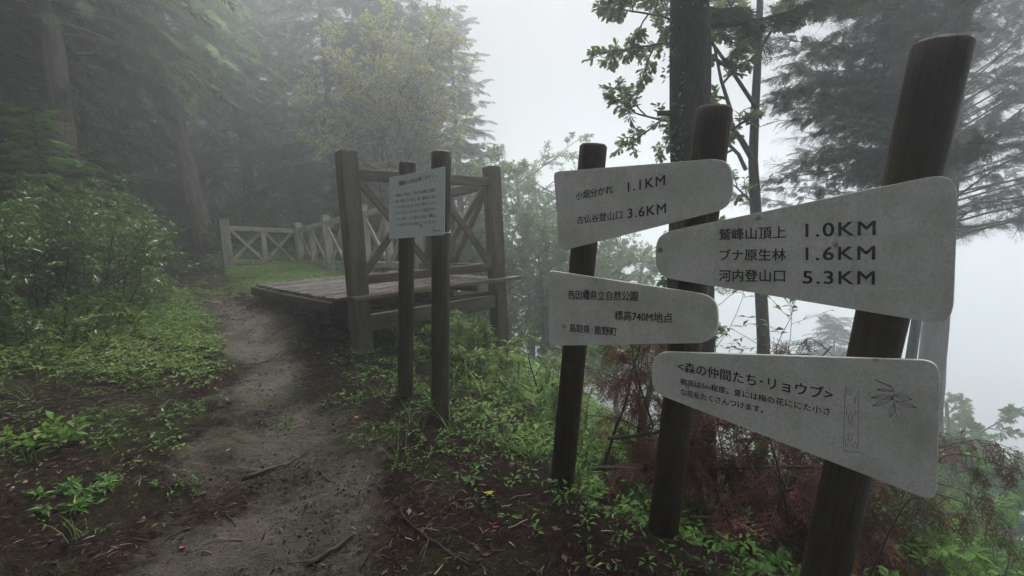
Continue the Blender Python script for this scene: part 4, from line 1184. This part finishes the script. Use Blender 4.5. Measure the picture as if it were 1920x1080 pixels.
def litter():
    r = np.random.default_rng(421)
    mb = MB()
    # short needle and bark bits
    x, y, _ = sample(75000, -4.6, 1.8, 1.2, 6.5, lambda x, y: np.clip(1.2 - y / 7, .1, 1) * (1 - .3 * np.clip(wornness(x, y) * 2, 0, 1)) * np.clip((fbm(x * 2.2, y * 2.2, 3, 60) - .25) * 3, .1, 1), 422)
    n = len(x); a = r.uniform(0, 6.283, n)
    pr = (np.array([(0, -.035, 0), (0, .035, 0), (.5, .03, .09), (.5, -.03, .09), (1, .01, .02), (1, -.01, .02)]), np.array([(0, 3, 2, 1), (3, 5, 4, 2)]))
    mb.scatter(pr, np.stack([x, y, ground_z(x, y) + .003], -1), frames(np.stack([np.cos(a), np.sin(a), r.normal(0, .12, n)], -1), r.normal(0, .6, n)), r.uniform(.012, .05, n) * (1 + .6 * (r.uniform(size=n) > .93)), np.clip(r.normal(.5, .27, n), 0, 1))
    # dark crumbs of soil and rotted leaf on and beside the path
    x, y, _ = sample(45000, -5, 1.2, 1.2, 7, lambda x, y: np.clip(1.3 - np.abs(x - xpath(y)) / 1.2, 0, 1) * np.clip((fbm(x * 3, y * 3, 3, 71) - .36) * 5, .08, 1) * np.clip(1.2 - y / 8, .2, 1), 425)
    n = len(x); a = r.uniform(0, 6.283, n)
    mb.scatter(LEAF_W, np.stack([x, y, ground_z(x, y) + .003], -1), frames(np.stack([np.cos(a), np.sin(a), r.normal(0, .25, n)], -1), r.normal(0, .7, n)), r.uniform(.01, .032, n), np.clip(r.normal(.12, .12, n), 0, 1))
    # small fallen leaves
    x, y, _ = sample(3600, -4.6, 1.8, 1.2, 7, lambda x, y: (1 - .6 * np.clip(wornness(x, y) * 2, 0, 1)) * .8, 423)
    n = len(x); a = r.uniform(0, 6.283, n)
    mb.scatter(LEAF_W, np.stack([x, y, ground_z(x, y) + .006], -1), frames(np.stack([np.cos(a), np.sin(a), r.normal(0, .2, n)], -1), r.normal(0, .5, n)), r.uniform(.018, .05, n), np.clip(r.normal(.45, .22, n), 0, 1))
    x, y, _ = sample(16000, -13, -2.5, 6, 16, lambda x, y: np.clip(1.3 - np.abs(x - xpath(y)) / 1.6, .1, 1), 424)
    n = len(x); a = r.uniform(0, 6.283, n)
    mb.scatter(LEAF_N, np.stack([x, y, ground_z(x, y) + .006], -1), frames(np.stack([np.cos(a), np.sin(a), r.normal(0, .2, n)], -1), r.normal(0, .5, n)), r.uniform(.05, .12, n), np.clip(r.normal(.7, .14, n), 0, 1))
    tag(mb.build('leaf_litter', M['litter'], smooth=False), 'brown leaf and needle litter scattered over the soil', 'leaf litter', kind='stuff')


litter()


def stick(label, p0, p1, rad, seed, mat='twig', lift=.01, group=None, fork=0, name='fallen_twig', cat='twig'):
    r = np.random.default_rng(seed); a, b = G(*p0), G(*p1); t = np.linspace(0, 1, 12)
    L = np.linalg.norm(b - a); s = norm(np.cross(b - a, (0, 0, 1)))
    w_ = np.cumsum(r.normal(0, .012 * L, 12)); w_ -= np.linspace(w_[0], w_[-1], 12)
    p = a + np.outer(t, b - a) + np.outer(w_ + .05 * L * np.sin(t * 3.14) * r.choice([-1, 1]), s)
    p[:, 2] = ground_z(p[:, 0], p[:, 1]) + rad * .7 + lift * np.sin(t * 3.14)
    c = p[0].copy(); mb = MB(); mb.tube(p - c, rad * np.linspace(1, .45, 12), 7, r.uniform(), True, .15, seed)
    for k in range(fork):
        q = p[4 + 2 * k]; f = curve_path(q, norm(b - a) + s * r.choice([-1, 1]) * .8, L * .35, 5, .1, (0, 0, -.05), r)
        f[:, 2] = np.maximum(f[:, 2], ground_z(f[:, 0], f[:, 1]) + rad * .4); mb.tube(f - c, rad * np.linspace(.5, .2, 6), 5, r.uniform(), True)
    o = mb.build(name, M[mat], smooth=True); o.location = c
    return tag(o, label, cat, group)


stick('thick curved root across the path at the bottom of the photo', (575, 1062), (662, 1005), .014, 501, 'twig', fork=1, name='tree_root', cat='root')
stick('long thin twig from the path towards the first log', (750, 955), (880, 1075), .006, 502, 'twig', fork=2)
stick('forked twig lying across the mid path', (440, 690), (590, 640), .006, 503, 'twig', fork=2)
stick('dark root in the muddy path', (455, 900), (560, 862), .012, 504, 'twig', name='tree_root', cat='root')
stick('pale short stick standing out on the soil right of the path', (672, 962), (679, 936), .004, 505, 'twig_pale')
stick('pale broken branch on the grass near the first log', (985, 782), (1045, 750), .008, 506, 'twig_pale', .06, fork=1)
stick('whitish flat stick among the weeds left of the first log', (895, 785), (930, 790), .007, 507, 'twig_pale')
stick('second whitish stick beside the weeds left of the first log', (940, 802), (1010, 815), .006, 508, 'twig_pale')
for k in range(46):
    px, py = rng.uniform(250, 1020), rng.uniform(660, 1070); a = rng.uniform(0, 6.28); L = rng.uniform(18, 70) * (py - 500) / 450
    stick('small broken twig lying on the dark soil', (px, py), (px + math.cos(a) * L, py + math.sin(a) * L * .45), rng.uniform(.0025, .005), 520 + k, 'twig_pale' if k % 4 == 0 else 'twig', .008, 'small twigs on the soil', name='small_twig')


def fallen(label, px, py, size, col, seed, name='fallen_leaf'):
    r = np.random.default_rng(seed); c = G(px, py); c[2] = float(ground_z(c[0], c[1]))
    t = np.linspace(0, 1, 9); wv = .5 * np.sin(t * math.pi) ** .8 * (1 - .3 * t)
    V = np.concatenate([np.stack([t - .5, sg * wv, .12 * wv * abs(sg) + .06 * np.sin(t * 4)], -1) for sg in (-1, 0, 1)]) * size
    a = r.uniform(0, 6.28); Rm = np.array([(math.cos(a), -math.sin(a), 0), (math.sin(a), math.cos(a), 0), (0, 0, 1)])
    V = V @ Rm.T; V[:, 2] += V[:, 1] * -.35 + .012
    i = np.arange(8); Q = np.concatenate([np.stack([i + k * 9, i + 1 + k * 9, i + 10 + k * 9, i + 9 + k * 9], -1) for k in (0, 1)])
    mb = MB(); mb.add(V, Q, .5); o = mb.build(name, leaf_mat(name + '_colour', [(0, col), (1, [x * .8 for x in col])], .15, .45, .4)); o.location = c
    return tag(o, label, 'leaf')


fallen('yellow fallen leaf on the soil in front of the first log', 916, 928, .06, (.5, .36, .03), 601)
fallen('pink fallen petal on the left side of the path near the bottom', 343, 1030, .03, (.6, .14, .1), 602, 'fallen_petal')
fallen('red fallen leaf on the soil near the bottom centre', 930, 996, .035, (.3, .04, .02), 603)
fallen('small yellow green fallen leaf right of the round posts', 960, 840, .04, (.3, .35, .05), 604)
# broad young plants in the foreground
bush('foreground_weed', 'bright weed with broad leaves cut by the left photo edge', 15, 2.75, .3, .28, 6, M['bright'], 611, leaf=LEAF_W, size=(.05, .09), levels=1, kids=4, per=4, r0=.004, cat='plant')
bush('foreground_weed', 'fern like weed low at the left edge of the photo', 60, 2.3, .35, .16, 7, M['cover'], 612, leaf=LEAF_N, size=(.04, .07), levels=1, kids=5, per=7, r0=.003, cat='plant')
for k, (px, py, s) in enumerate([(330, 920, .8), (520, 800, .7), (690, 830, 1.0), (800, 850, .9), (740, 880, .6), (870, 820, 1.0), (180, 830, .8), (330, 780, 1.0), (985, 860, 1.0), (640, 760, 1.0), (250, 720, 1), (820, 770, 1.1)]):
    g = G(px, py); bush('path_seedling', ['green seedling on the dark soil left of the path', 'small seedling in the middle of the muddy path', 'low leafy plant in front of the round info posts', 'leafy plant right in front of the right round post', 'tiny seedling between path and first log', 'bushy green seedling between round posts and first log', 'small seedling in the soil at lower left', 'cluster of green seedlings at the left path side', 'grassy seedling at the foot of the first log', 'leafy plant at the right path side below the platform', 'pale seedling on the left bank', 'leafy plant at the foot of the right round post'][k],
        960 + g[0] / g[1] * F, g[1], .3 * s, .16 * s, 7, M['cover'], 620 + k, leaf=LEAF, size=(.022 * s, .045 * s), levels=1, kids=3, per=4, r0=.003, cat='plant')

# ------------------------------------------------------------------ haze
hm, n, l, out = nmat('haze')
pv = n.new('ShaderNodeVolumePrincipled'); pv.inputs['Color'].default_value = (.955, .98, .982, 1); pv.inputs['Density'].default_value = HAZE_DENSITY
pv.inputs['Anisotropy'].default_value = .66
l.new(pv.outputs[0], out.inputs['Volume'])
mb = MB(); mb.box((30, 90, -27), np.eye(3), (480, 360, 83), 0, .01)
tag(mb.build('haze', hm, smooth=False), 'pale mountain fog filling the forest', 'fog', kind='stuff')
